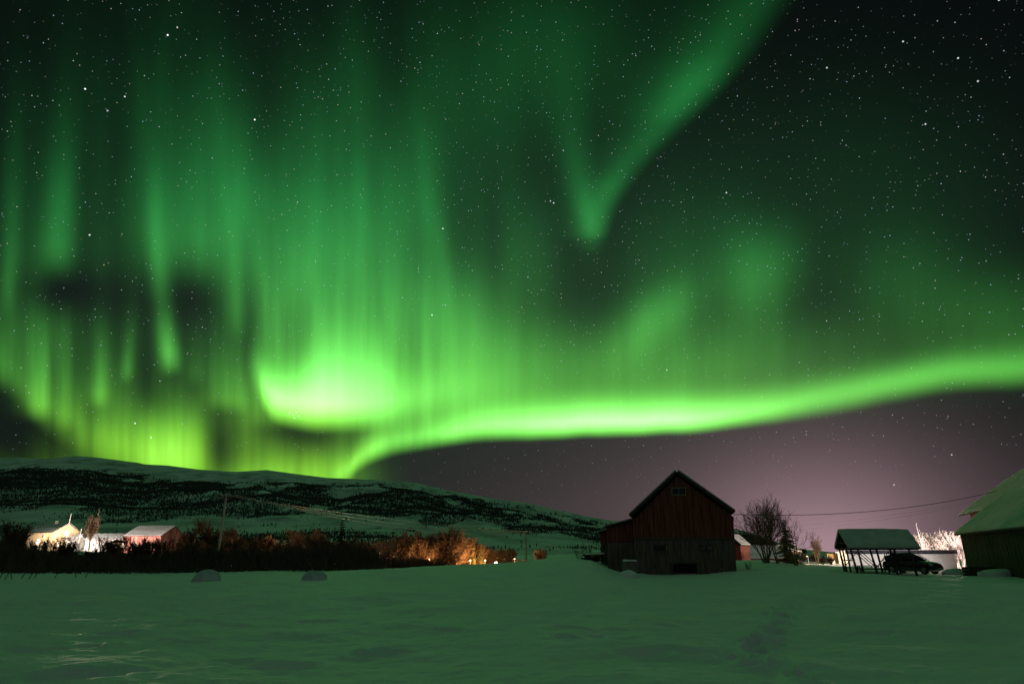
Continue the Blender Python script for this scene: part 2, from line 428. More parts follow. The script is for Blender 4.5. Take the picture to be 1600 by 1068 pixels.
# ------------------------------------------------------------------ terrain
def interp(x, pts):
    return np.interp(x, [p[0] for p in pts], [p[1] for p in pts])
def crest(*pts):       # column, photo row of the far edge of the field, distance -> (column, z)
    return [(c, at(c, r, Y).z) for c, r, Y in pts]
CREST = [(-400, 898, 52), (0, 897.5, 52), (150, 897, 52), (300, 896, 52), (400, 895, 52), (470, 894, 52), (560, 890, 52), (600, 887, 54), (700, 885, 58), (760, 882, 60), (830, 877, 62), (868, 871, 62), (900, 868, 62),
         (925, 871, 64), (945, 877, 69), (968, 883, 77), (988, 885, 85), (1020, 885, 85), (1100, 882, 85), (1150, 875, 85), (1180, 874.5, 85), (1203, 875, 85), (1255, 881, 82), (1301, 884, 78), (1360, 886.5, 74), (1430, 890, 78), (1485, 891, 78), (1508, 888, 78), (1620, 888, 78), (2000, 888, 78)]
CZ = [(c, at(c, r, Y).z) for c, r, Y in CREST]; CY = [(c, Y) for c, r, Y in CREST]
RIDGE = [(-300, 735), (-150, 722), (0, 712), (40, 711), (80, 709), (130, 714.5), (200, 724), (240, 727), (290, 733), (350, 736.5), (400, 733.5), (450, 740), (500, 746), (540, 747.5), (600, 750), (640, 753), (700, 766), (760, 777),
         (830, 786), (870, 796), (930, 808), (960, 813), (1000, 815), (1060, 820), (1120, 822), (1155, 826), (1180, 832), (1215, 846), (1250, 857), (1300, 862), (1400, 864), (1600, 862), (2000, 860)]
SR = [(c, (at(c, r, 1000).z - EYE) / 1000) for c, r in RIDGE]     # slope of sight line to the ridge
YR = [(-300, 3400), (400, 3200), (700, 2900), (900, 2500), (1150, 2100), (1220, 1700), (1300, 1600), (2000, 1600)]
def vnoise(x, y, seed=0):
    xi = np.floor(x).astype(np.int64); yi = np.floor(y).astype(np.int64); fx = x - xi; fy = y - yi
    fx = fx * fx * (3 - 2 * fx); fy = fy * fy * (3 - 2 * fy)
    def h(a, b):
        n = (a * 374761393 + b * 668265263 + seed * 1442695041) & 0x7fffffff
        n = ((n ^ (n >> 13)) * 1274126177) & 0x7fffffff
        return ((n ^ (n >> 16)) & 0xffff) / 65535.0
    return (h(xi, yi) * (1 - fx) + h(xi + 1, yi) * fx) * (1 - fy) + (h(xi, yi + 1) * (1 - fx) + h(xi + 1, yi + 1) * fx) * fy
def fbm(x, y, seed=0, o=4):
    s = 0; a = .5; t = 0
    for i in range(o):
        s = s + a * vnoise(x, y, seed + i); t += a; a *= .5; x = x * 2.03 + 11.3; y = y * 2.03 + 5.7
    return s / t - .5
def sst(t): t = np.clip(t, 0, 1); return t * t * (3 - 2 * t)
# footprints and hollows in the snow: photo pixel -> ground point
def gpix(px, py): 
    d = ray(px, py); k = -EYE / d.z; return (d.x * k, d.y * k)
PRINTS = []
_r = random.Random(3)
_track = [(1260, 1068), (1215, 1052), (1190, 1046), (1172, 1030), (1160, 1022), (1182, 1011), (1176, 1003), (1205, 1002), (1192, 994), (1212, 985), (1205, 978), (1222, 973), (1214, 966), (1222, 960), (1215, 953), (1236, 950), (1230, 944), (1246, 942), (1262, 941.5), (1278, 941)]
for p_ in _track:
    x, y = gpix(*p_); PRINTS.append((x, y, _r.uniform(.15, .22), _r.uniform(.22, .30), _r.uniform(.17, .24)))
    PRINTS.append((x + _r.uniform(-.3, .3), y + _r.uniform(.2, .5), .12, .16, .10))
for p_, k in (((1205, 1045), 2.3), ((1165, 1028), 1.7), ((1190, 993), 1.4), ((1300, 941.5), 1.2), ((1330, 941), 1.1), ((1352, 942), 1.3), ((1378, 943), 1.2), ((1420, 946), 1.0), ((1462, 952), 1.2), ((1500, 954), 1), ((1560, 933), 2.4),
              ((1100, 1021), 2.0), ((1006, 1023), 1.6), ((978, 999), 1.2), ((900, 988), 1.8), ((890, 1002), 1.5), ((1040, 978), 1.2), ((1080, 971), 1.1), ((1210, 929), 1.0), ((1265, 935), 1.2), ((1520, 981), 1.8), ((1370, 988), 1.4),
              ((430, 1033), 3.0), ((500, 968), 1.8), ((355, 959), 1.8), ((360, 978), 1.4), ((150, 960), 2.0), ((600, 1015), 2.0), ((180, 990), 1.6), ((120, 1055), 2.6), ((640, 950), 1.2), ((300, 1000), 1.5), ((700, 985), 1.2), ((60, 1010), 2)):
    x, y = gpix(*p_); PRINTS.append((x, y, .22 * k * _r.uniform(.8, 1.2), .11 * k + .04, .05 + .02 * k)); PRINTS.append((x + _r.uniform(-.5, .5) * k, y + .15 * k, .12 * k, .09 * k, .05))
def height(x, y):
    x = np.asarray(x, float); y = np.asarray(y, float)
    r = np.hypot(x, y); yy = np.maximum(y, 1e-3)
    front = sst((y / np.maximum(r, 1e-6) - .25) / .3)
    c = np.clip(800 + FPX / CP * x / np.maximum(yy, r * .3), -400, 2000)
    cy = interp(c, CY); cz = interp(c, CZ)
    t = yy / cy
    zf = cz * sst((t - .25) / .75)
    leftk = np.clip((950 - c) / 350, 0, 1)
    back = .25 + 1.6 * leftk * np.clip((c - 480) / 150, 0, 1)
    zf = zf - back * sst((yy - cy) / 22)
    vall = -.3 - 3.4 * sst((c - 560) / 50) * sst((900 - c) / 60)      # the hamlet lies in a hollow behind the crest
    zf = zf + (vall - zf) * sst((yy - cy - 6) / 90)
    # mountain
    sr = interp(c, SR); yr = interp(c, YR)
    tm = np.clip((yy - 480) / (yr - 480), 0, 1.6)
    prof = np.where(tm < 1, np.power(np.clip(tm, 0, 1), 1.25), 1 - .9 * np.clip(tm - 1, 0, 1) ** 1.5 - .05 * (tm - 1))
    zm = (sr * yr + EYE) * prof
    rough_ = np.clip(tm * 3, 0, 1) * np.clip((1.0 - tm) * 6 + .03, 0.03, 1)
    zm = zm + rough_ * (fbm(x / 260, y / 260, 3, 5) * 60 + (np.abs(fbm(x / 130, y / 170, 13, 4)) - .12) * -55 * np.clip((c - 450) / 350, .1, 1) + fbm(x / 60, y / 60, 9, 4) * 20 * np.clip((c - 350) / 400, .2, 1)) * np.clip(sr * 8, 0, 1)
    zf = zf * (1 - sst((yy - 300) / 200)) + zm
    z = zf * front
    amp = np.clip(1.4 - r / 90, .25, 1) * (r < 400)
    z = z + amp * (.36 * fbm(x / 7, y / 5, 21, 3) + .24 * fbm(x / 2.3, y / 1.5, 31, 3) + .055 * fbm(x / .35, y / .28, 41, 2)) * np.clip(r / 4, 0, 1)
    wl = np.clip((2 - x) / 10, 0, 1) * np.clip((60 - r) / 20, 0, 1)
    z = z + wl * .14 * fbm(x / 2.6 + 7, y / 1.5, 51, 2)
    near = (r > 6) & (r < 45)
    if np.any(near):
        xn, yn, dz = x[near], y[near], 0
        for (px_, py_, w, l, dd) in PRINTS:
            q = ((xn - px_) / w) ** 2 + ((yn - py_) / l) ** 2
            dz = dz - 1.7 * dd * np.exp(-q * q) + .25 * dd * np.exp(-(np.sqrt(q) - 1.5) ** 2 * 6)
        z[near] += dz
    return z
def hgt(x, y): return float(height(np.array([x], float), np.array([y], float))[0])
def polar(name, radii, azs, m):
    A_, R_ = np.meshgrid(azs, radii)
    X = R_ * np.sin(A_); Y = R_ * np.cos(A_); Z = height(X.ravel(), Y.ravel())
    V = np.column_stack([X.ravel(), Y.ravel(), Z])
    nr, na = R_.shape
    i = np.arange(nr - 1)[:, None] * na + np.arange(na)[None, :]
    j = np.arange(nr - 1)[:, None] * na + (np.arange(na) + 1)[None, :] % na
    Q = np.stack([i, j, j + na, i + na], -1).reshape(-1, 4)[:, ::-1]
    return V, Q
azs = np.radians(np.concatenate([np.linspace(-46, 46, 830), np.linspace(46, 314, 90)[1:-1]]))
rad = np.concatenate([[0.01, 1.5, 3, 4.5], np.geomspace(6, 75, 640), np.geomspace(75, 480, 110)[1:]])
Vg, Qg = polar('g', rad, azs, None)
g = np_mesh('snow_field', Vg, Qg, MT['snow'], smooth=True); tag(g, kind='structure')
azm = np.radians(np.concatenate([np.linspace(-46, 46, 830), np.linspace(46, 314, 90)[1:-1]]))
radm = np.concatenate([np.linspace(480, 3700, 300), np.linspace(3800, 9000, 12)])
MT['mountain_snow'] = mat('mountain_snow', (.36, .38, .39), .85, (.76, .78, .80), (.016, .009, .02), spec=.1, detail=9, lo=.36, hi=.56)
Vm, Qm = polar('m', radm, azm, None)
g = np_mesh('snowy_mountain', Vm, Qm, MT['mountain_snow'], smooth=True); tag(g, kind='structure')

# far-off birch wood on the slopes, one mass
BAND = [(-300, 768, 26), (0, 766, 30), (100, 770, 30), (200, 774, 31), (300, 778, 28), (380, 782, 26), (450, 777, 20), (550, 781, 20), (620, 788, 21), (700, 800, 19), (760, 812, 15), (820, 822, 12), (900, 833, 11), (960, 838, 12), (1100, 840, 14), (1200, 848, 10), (1300, 860, 4)]
rng = np.random.default_rng(5)
M_ = 1200000
cx_ = rng.uniform(-250, 1260, M_); yy_ = 560 + (3400 - 560) * rng.random(M_) ** .7
xx_ = (cx_ - 800) * CP / FPX * yy_
zz_ = height(xx_, yy_)
sl = (zz_ - EYE) / yy_
row = 534 - FPX * (sl * CP - SP) / (CP + sl * SP)       # photo row of each candidate
bc = interp(cx_, [(b[0], b[1]) for b in BAND]); bw = interp(cx_, [(b[0], b[2]) for b in BAND])
n1 = fbm(xx_ / 300, yy_ / 500, 61, 4); n2 = fbm(xx_ / 70, yy_ / 160, 71, 3)
n3 = fbm(xx_ / 55, yy_ / 300, 83, 3)
d_ = 1.35 - np.abs(row - bc) / bw + n1 * 2.3 + n2 * 1.5 + n3 * 2.2
d_ = np.where(d_ > .35, 1.0, np.clip(d_ * .9 + .1, 0, 1) * .35)
# scattered trees and patches lower down
rl = row - bc - bw
d2 = np.clip((n1 * 1.6 + n2 * 1.7) * 2.6 - .14, .012, 1) * (rl > 0) * np.clip((c_ := np.clip((cx_ + 50) / 400, 0, 1)) * .5 + .35, 0, 1)
d3 = (row < bc - bw) * np.clip(n2 * 2.2 - .10 + 1.0 * n1, .01, 1) * np.clip((cx_ - 300) / 400, .04, .9)
ridge = interp(cx_, RIDGE)
B2 = [(-300, 832, 20), (0, 832, 19), (60, 838, 14), (130, 845, 9), (220, 842, 10), (300, 838, 13), (420, 840, 11), (500, 834, 13), (560, 836, 13), (620, 845, 12), (700, 858, 9), (780, 863, 5), (830, 866, 2), (1300, 870, .5)]
d4 = np.clip(1.3 - np.abs(row - interp(cx_, [(b[0], b[1]) for b in B2])) / interp(cx_, [(b[0], b[2]) for b in B2]) + n1 * 2.2 + n2 * 1.6, 0, 1) ** 2 * .9
prob = np.maximum(np.maximum(np.maximum(d_, d2), d3), d4) * (row > ridge + interp(cx_, [(0, 20), (400, 18), (600, 5), (1300, 4)]) + n2 * 14) * (yy_ < interp(cx_, YR) * .97)
keep_ = rng.random(M_) < prob * .85
xx_, yy_, zz_ = xx_[keep_], yy_[keep_], zz_[keep_]
if len(xx_) > 150000:
    s_ = rng.choice(len(xx_), 150000, replace=False); xx_, yy_, zz_ = xx_[s_], yy_[s_], zz_[s_]
n_ = len(xx_)
hh = rng.uniform(3.0, 7, n_) * np.clip(yy_ / 1500, .65, 1.25); ww = hh * rng.uniform(.12, .26, n_); th = rng.uniform(0, 6.28, n_)
base = np.array([[0, 0, 0, 0], [1, 0, .45, 0], [-.5, .87, .38, 0], [-.5, -.87, .5, 0], [.1, -.1, 1, 0]])
P = np.zeros((n_, 5, 3), np.float32)
for k in range(5):
    bx, by, bz = base[k, :3]
    P[:, k, 0] = xx_ + ww * (bx * np.cos(th) - by * np.sin(th)); P[:, k, 1] = yy_ + ww * (bx * np.sin(th) + by * np.cos(th)); P[:, k, 2] = zz_ - .5 + hh * bz
T = np.array([[0, 2, 1], [0, 3, 2], [0, 1, 3], [1, 2, 4], [2, 3, 4], [3, 1, 4]])
F = (np.arange(n_)[:, None, None] * 5 + T[None]).reshape(-1, 3)
w_ = np_mesh('mountain_birch_wood', P.reshape(-1, 3), F, MT['far_trees'], k=3)
tag(w_, 'dark bare birch wood spread across the snowy mountainside', 'wood', kind='stuff')
# ------------------------------------------------------------------ builders
def attach(o, root):
    """parent o (built in world coordinates) to root without moving it"""
    o.parent = root
    o.matrix_parent_inverse = (Matrix.Translation(root.location) @ root.rotation_euler.to_matrix().to_4x4()).inverted()
    return o
def copy_tree(root, loc, rz=0.0, sc=1.0, label=None, name=None, group=None):
    c = root.copy(); COL.objects.link(c)
    c.location = loc; c.rotation_euler = (0, 0, rz); c.scale = (sc, sc, sc)
    if label: c['label'] = label
    if group: c['group'] = group
    for ch in list(root.children):
        d = ch.copy(); COL.objects.link(d); d.parent = c
    return c
def seg_mesh(name, segs, m, parent=None, k=3):
    """tapered twigs, all of one crown in one mesh; segs rows = x0 y0 z0 r0 x1 y1 z1 r1"""
    S_ = np.array(segs, float); a = S_[:, :3]; b = S_[:, 4:7]; ra = S_[:, 3]; rb = S_[:, 7]
    d = b - a; d /= np.maximum(np.linalg.norm(d, axis=1, keepdims=True), 1e-9)
    up = np.where(np.abs(d[:, 2:3]) < .9, [[0, 0, 1.0]], [[1.0, 0, 0]])
    x = np.cross(d, up); x /= np.linalg.norm(x, axis=1, keepdims=True); y = np.cross(x, d)
    n = len(a); P = np.zeros((n, 2 * k, 3))
    for i in range(k):
        t = 2 * math.pi * i / k
        o = x * math.cos(t) + y * math.sin(t)
        P[:, i] = a + o * ra[:, None]; P[:, k + i] = b + o * rb[:, None]
    Q = np.array([[i, (i + 1) % k, k + (i + 1) % k, k + i] for i in range(k)])
    F = (np.arange(n)[:, None, None] * 2 * k + Q[None]).reshape(-1, 4)
    return np_mesh(name, P.reshape(-1, 3), F, m, parent)
def grow(segs, rnd, p, d, L, r, lev, maxlev, kids, spread, lift, wob=.12, rmin=.012):
    nseg = 4 if lev < 2 else 3
    pts = [p]; dirs = [d]; q = p; dd = d
    for i in range(nseg):
        dd = (dd + Vector((rnd.uniform(-1, 1), rnd.uniform(-1, 1), rnd.uniform(-.5, 1) * lift)) * wob * (1 + .5 * lev)).normalized()
        nq = q + dd * (L / nseg)
        r0 = max(rmin, r * (1 - .75 * i / nseg)); r1 = max(rmin * .6, r * (1 - .75 * (i + 1) / nseg))
        segs.append((*q, r0, *nq, r1)); q = nq; pts.append(q); dirs.append(dd)
    if lev >= maxlev: return
    n = kids[lev]
    for i in range(n):
        t = (i + rnd.uniform(.2, .9)) / n
        t = (.25 + .75 * t) if lev == 0 else (.12 + .88 * t)
        k = min(int(t * nseg), nseg - 1); f = t * nseg - k
        base = pts[k].lerp(pts[k + 1], f)
        az = rnd.uniform(0, 2 * math.pi); s = spread[lev] * rnd.uniform(.6, 1.3)
        ax = dirs[k + 1]; u = ax.orthogonal().normalized(); v = ax.cross(u)
        nd = (ax * math.cos(s) + (u * math.cos(az) + v * math.sin(az)) * math.sin(s) + Vector((0, 0, .25 * lift))).normalized()
        grow(segs, rnd, base, nd, L * rnd.uniform(.42, .66) * (1.08 - .45 * t if lev == 0 else 1), max(rmin, r * (1 - .7 * t) * .5), lev + 1, maxlev, kids, spread, lift, wob, rmin)
def make_tree(name, label, cat, seed, H, stems=1, kids=(9, 6, 5, 3), spread=(.75, .7, .7, .6), lift=1.0, rad=None, m_t=None, m_c=None, lean=.05, loc=(0, 0, 0), rz=0, group=None, maxlev=3, rmin=.012):
    rnd = random.Random(seed); rad = rad or H * .016
    root = thing(name, label, cat, loc, rz, group)
    trunk, crown = [], []
    for s in range(stems):
        a = rnd.uniform(0, 6.28); off = 0 if stems == 1 else rnd.uniform(.05, .35) * H / 7
        l_ = lean if stems == 1 else lean + rnd.uniform(.05, .28)
        segs = []
        grow(segs, rnd, Vector((math.cos(a) * off, math.sin(a) * off, -.3)), Vector((math.cos(a) * l_, math.sin(a) * l_, 1)).normalized(), (H + .3) * rnd.uniform(.72, .92) * (1 if stems == 1 else rnd.uniform(.8, 1)), rad * (1 if stems == 1 else rnd.uniform(.55, .9)), 0, maxlev, kids, spread, lift, .07, rmin)
        trunk += segs[:4]; crown += segs[4:]
    zmax = max(s_[6] for s_ in crown); k = H / zmax
    sc = lambda L_: [tuple(v * k if i not in (3, 7) else v for i, v in enumerate(s_)) for s_ in L_]
    seg_mesh('trunk', sc(trunk), m_t or MT['bark'], root, 7)
    seg_mesh('crown', sc(crown), m_c or MT['twig'], root)
    return root
def make_conifer(name, label, seed, H, W_, loc, mt=None):
    rnd = random.Random(seed); root = thing(name, label, 'tree', loc)
    seg_mesh('trunk', [(0, 0, -.3, H * .022, 0, 0, H * .5, H * .013), (0, 0, H * .5, H * .013, 0, 0, H, .01)], MT['bark'], root, 7)
    V, F, segs = [], [], []
    nl = 22
    for i in range(nl):
        t = i / (nl - 1); z = H * (.08 + .9 * t); L = W_ * .5 * (1 - t) ** .8 + .06 * W_
        for j in range(rnd.randint(7, 10)):
            a = rnd.uniform(0, 6.28); l = L * rnd.uniform(.6, 1.15); ca, sa = math.cos(a), math.sin(a)
            dz = -l * rnd.uniform(.15, .45)
            tip = Vector((ca * l, sa * l, z + dz)); b = Vector((0, 0, z))
            segs.append((*b, .02, *tip, .008))
            for q in range(7):
                f = (q + 1) / 8; p = b.lerp(tip, f); w = l * .30 * (1.1 - f * .6)
                for sgn in (-1, 1):
                    e = p + Vector((-sa * w * sgn + ca * w * .6, ca * w * sgn + sa * w * .6, -w * rnd.uniform(.2, .6)))
                    n = len(V); V += [p + Vector((0, 0, .03)), e, p + Vector((ca * w * .45, sa * w * .45, -.10)), ]; F.append((n, n + 1, n + 2))
    o = mesh_obj('crown', V, F, mt or MT['needles'], root)
    return root
def point_light(name, loc, power, col, r=.25, parent=None):
    l = bpy.data.lights.new(name, 'POINT'); l.energy = power; l.color = col; l.shadow_soft_size = r
    o = bpy.data.objects.new(name, l); o.location = loc; COL.objects.link(o)
    if parent: attach(o, parent)
    return o
def lamp_post(label, base, h, power, col, head_r=.22, arm=(.6, 0), m='warm_lamp', group=None, name='street_lamp', dz=-.35):
    root = thing(name, label, 'street lamp', base, 0, group)
    b = MB(); b.bar((0, 0, -.3), (0, 0, h), .14, k=8, w2=.09); b.bar((0, 0, h - .05), (arm[0], arm[1], h + .1), .07, k=6)
    b.build('pole', MT['metal'], root)
    c = MB(); c.bar((arm[0] * .75, arm[1] * .75, h + .12), (arm[0] * 1.3, arm[1] * 1.3, h + .12), head_r * 1.4, head_r * .7, k=8); hd = c.build('lamp_head', MT['metal'], root)
    e = bpy.data.meshes.new('bulb'); import bmesh
    bm = bmesh.new(); bmesh.ops.create_icosphere(bm, subdivisions=2, radius=head_r); bm.to_mesh(e); bm.free()
    e.materials.append(MT[m]); eo = bpy.data.objects.new('bulb', e); COL.objects.link(eo); eo.parent = root
    eo.location = (arm[0], arm[1], h - head_r * .6); eo.scale = (1, 1, .6)
    if power:
        l = bpy.data.lights.new('lamp_light', 'POINT'); l.energy = power; l.color = col; l.shadow_soft_size = head_r
        o = bpy.data.objects.new('lamp_light', l); o.location = (arm[0], arm[1], h + dz - head_r * 1.4); COL.objects.link(o); o.parent = root
    return root
def gable_house(name, label, cat, loc, rz, w, l, hw, hr, wall, roofm=None, wins=(), over=.45, snow=.22, chimney=None, wm='lit_window', found=None):
    """w across the gable (local x), l along the ridge (local y, front gable at y=0), ridge height hr"""
    root = thing(name, label, cat, loc, rz)
    b = MB(); b.prism([(-w / 2, 0, -.6), (w / 2, 0, -.6), (w / 2, 0, hw), (0, 0, hr - .08), (-w / 2, 0, hw)], (0, l, 0)); b.build('wall', wall, root)
    sl = (hr - hw) / (w / 2); t = .16
    rf = MB(); sn = MB()
    for s in (-1, 1):
        e = (w / 2 + over) * s; ze = hw - sl * over
        rf.prism([(0, -over, hr), (e, -over, ze), (e, -over, ze + t), (0, -over, hr + t)] if s < 0 else [(e, -over, ze), (0, -over, hr), (0, -over, hr + t), (e, -over, ze + t)], (0, l + 2 * over, 0))
        if snow: sn.prism([(0, -over + .04, hr + t + .003), (e * .985, -over + .04, ze + t + .02), (e * .97, -over + .04, ze + t + snow * .8), (e * .5, -over + .04, (ze + hr) / 2 + t + snow), (0, -over + .04, hr + t + snow)] if s < 0 else
                          [(e * .985, -over + .04, ze + t + .02), (0, -over + .04, hr + t + .003), (0, -over + .04, hr + t + snow), (e * .5, -over + .04, (ze + hr) / 2 + t + snow), (e * .97, -over + .04, ze + t + snow * .8)], (0, l + 2 * over - .08, 0))
    r = rf.build('roof', roofm or MT['dark_wood'], root)
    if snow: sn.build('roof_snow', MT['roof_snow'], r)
    if chimney:
        c = MB(); c.box(-.35, .35, l * chimney - .35, l * chimney + .35, hr - .4, hr + 1.0); c.build('chimney', MT['stone'], r)
    # windows: (face, u, z, ww, wh, lit)  face f = front gable, a = left long wall, b = right long wall
    for f, u, z, ww, wh, lit in wins:
        fr = MB(); gl = MB()
        def P_(du, dz, o):
            if f == 'f': return (u + du, -o, z + dz)
            if f == 'a': return (-w / 2 - o, u + du, z + dz)
            return (w / 2 + o, u + du, z + dz)
        def slab(m_, u0, u1, z0, z1, o0, o1):
            a_, b_ = P_(u0, z0, o0), P_(u1, z1, o1)
            m_.box(min(a_[0], b_[0]), max(a_[0], b_[0]), min(a_[1], b_[1]), max(a_[1], b_[1]), z + z0, z + z1)
        h2, w2 = wh / 2, ww / 2; q = .09
        slab(fr, -w2 - q, w2 + q, h2, h2 + q, .0, .06); slab(fr, -w2 - q, w2 + q, -h2 - q, -h2, .0, .08)
        slab(fr, -w2 - q, -w2, -h2, h2, .0, .06); slab(fr, w2, w2 + q, -h2, h2, .0, .06); slab(fr, -.03, .03, -h2, h2, .0, .05)
        slab(gl, -w2, w2, -h2, h2, .003, .02)
        wo = fr.build('window', MT['white_wall'], root); gl.build('pane', MT[wm] if lit else MT['glass'], wo)
    return root

# ------------------------------------------------------------------ the red barn
e_ = ray(1070, 862); BE = Vector((e_.x, e_.y, 0)).normalized()       # away from the viewer
BX = Vector((BE.y, -BE.x, 0))                                         # to the right along the gable
BP = at(1070, 890, 50)
def onpl(px, py, back=0.0):
    d = ray(px, py); c = Vector((0, 0, EYE)); p0 = BP + BE * back
    return c + d * ((p0 - c).dot(BE) / d.dot(BE))
def barn_part(root, name, m, outline, depth, back=0.0):
    b = MB(); pts = [onpl(px, py) for px, py in outline]
    b.prism([p + BE * back for p in pts], BE * depth)
    return attach(b.build(name, m), root)
def slab_on(b, x0, y0, x1, y1, front, back):
    """a box in front of the gable plane between two photo corners; front/back are offsets out of the wall"""
    q = [onpl(x0, y1), onpl(x1, y1), onpl(x1, y0), onpl(x0, y0)]
    b.prism([p - BE * front for p in q], BE * (front - back))
barn = thing('barn', 'large weathered red barn with steep gable and grey lower walls, standing in the snow', 'barn', tuple(onpl(1070, 893)))
# gable cladding: single upright boards of uneven width and depth
b = MB(); rb = random.Random(11)
def gtop(px):   # photo row of the gable line over column px
    return np.interp(px, [989, 1058, 1145.6], [812, 743, 806.5])
x = 989.5
while x < 1146:
    w = rb.uniform(2.2, 3.9); x2 = min(x + w, 1146.5); xr = min(x2 - .18, 1146.3)
    o = rb.uniform(.0, .035)
    low_ = 841.0 + rb.choice((0, 0, 0, .6, 1.4, -.8))
    q = [onpl(x, low_), onpl(xr, low_), onpl(xr, gtop(xr) + .3), onpl(x, gtop(x) + .3)]
    if x < 1058 < xr: q = [onpl(x, low_), onpl(xr, low_), onpl(xr, gtop(xr) + .3), onpl(1058, 743.3), onpl(x, gtop(x) + .3)]
    b.prism([p - BE * o for p in q], BE * (.06 + o))
    x = x2
attach(b.build('board_cladding', MT['red_boards']), barn)
barn_part(barn, 'upper_wall', MT['red_boards'], [(989.8, 841.5), (1148, 841.5), (1145.6, 807.5), (1058, 744), (989.2, 813)], 12, .064)
barn_part(barn, 'lower_wall', MT['grey_boards'], [(990.3, 842), (1147.8, 842), (1152, 906), (992.5, 906)], 11.9, .03)
b = MB(); x = 991.0
while x < 1147:          # uneven upright planks nailed over the lower wall
    w = rb.uniform(4, 8); x2 = min(x + w - .25, 1148.2)
    if not (1050 < x2 and x < 1089): slab_on(b, x, 842.3 + rb.uniform(0, 1.0), x2, 904, .012 + rb.uniform(0, .02), -.029)
    else: slab_on(b, x, 842.3, x2, 879.0 + rb.uniform(0, 1), .012 + rb.uniform(0, .02), -.029)
    x += w
attach(b.build('lower_planks', MT['grey_boards']), barn)
b = MB(); slab_on(b, 990, 840.2, 1110, 841.8, .09, .04); slab_on(b, 1112, 840.0, 1148, 841.4, .08, .04)
attach(b.build('ledge_board', MT['grey_boards']), barn)
# roof slopes with a thin skin of snow
def barn_slope(name, tip, apex):
    a = onpl(*apex) - BE * .45; t = onpl(*tip) - BE * .45
    n = (a - t).cross(BE).normalized()
    if n.z < 0: n = -n
    b = MB(); b.prism([t, a, a + n * .14, t + n * .14], BE * 12.9)
    r = attach(b.build('roof', MT['dark_wood']), barn)
    s = MB(); s.prism([t + n * .143 + (a - t) * .01 + BE * .05, a + n * .143 + BE * .05, a + n * .25 + BE * .05, t + n * .22 + (a - t) * .012 + BE * .05], BE * 12.7)
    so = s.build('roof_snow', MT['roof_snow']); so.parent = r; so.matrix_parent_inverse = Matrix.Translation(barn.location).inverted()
    so.matrix_parent_inverse = Matrix.Identity(4)
    so.parent = r; r_inv = (Matrix.Translation(barn.location) @ r.matrix_parent_inverse).inverted(); so.matrix_parent_inverse = r_inv
    f = MB(); f.prism([t - BE * .04 - n * .08, a - BE * .04 - n * .08, a - BE * .04 + n * .13, t - BE * .04 + n * .13], BE * .035)
    attach(f.build('barge_board', MT['dark_wood']), barn)
barn_slope('roof', (984.8, 806.5), (1058, 738.2)); barn_slope('roof', (1147.2, 800.6), (1058, 738.2))
def win_on(x0, y0, x1, y1, cols, frame_m, pane_m=MT['glass'], q=1.1, label=None):
    fr = MB(); slab_on(fr, x0, y0, x1, y0 + q, .08, -.03); slab_on(fr, x0, y1 - q, x1, y1, .09, -.03)
    slab_on(fr, x0, y0 + q, x0 + q, y1 - q, .08, -.03); slab_on(fr, x1 - q, y0 + q, x1, y1 - q, .08, -.03)
    for i in range(1, cols):
        xm = x0 + (x1 - x0) * i / cols; slab_on(fr, xm - q * .4, y0 + q, xm + q * .4, y1 - q, .075, -.03)
    w = attach(fr.build('window', frame_m), barn)
    p = MB(); slab_on(p, x0 + q, y0 + q, x1 - q, y1 - q, .045, .0)
    po = p.build('pane', pane_m); po.parent = w; po.matrix_parent_inverse = (Matrix.Translation(barn.location) @ w.matrix_parent_inverse).inverted()
    if label: w['label'] = label
win_on(1049.3, 761.2, 1072, 773.2, 2, MT['trim'], label='small two-pane window with pale frame high in the gable')
win_on(1021.5, 851, 1042.8, 859.8, 3, MT['dark_wood'], label='three-pane dark window low on the left')
win_on(1092.5, 852, 1103, 860, 1, MT['dark_wood'], mat('dusty_glass', (.10, .09, .08), .5, (.16, .15, .13), (6, 6, 6)))
win_on(1103.9, 850.8, 1114.5, 859.6, 1, MT['dark_wood'], mat('dusty_glass_pane', (.12, .11, .10), .5, (.18, .17, .15), (5, 5, 5)))
b = MB(); slab_on(b, 1041, 851.8, 1042.6, 859.3, .10, .0); o = b.build('loose_slat', MT['trim']); attach(o, barn)
b = MB(); slab_on(b, 1052, 880.6, 1087.6, 893.8, .022, -.02); h_ = attach(b.build('hatch', MT['void']), barn)
b = MB(); slab_on(b, 1051, 880, 1088.6, 881.2, .10, -.02); slab_on(b, 1051, 881.2, 1052.2, 895, .09, -.02); slab_on(b, 1087.4, 881.2, 1088.6, 895, .09, -.02); slab_on(b, 1055, 885.5, 1073, 886.3, .06, -.02)
attach(b.build('hatch_frame', MT['dark_wood']), barn)

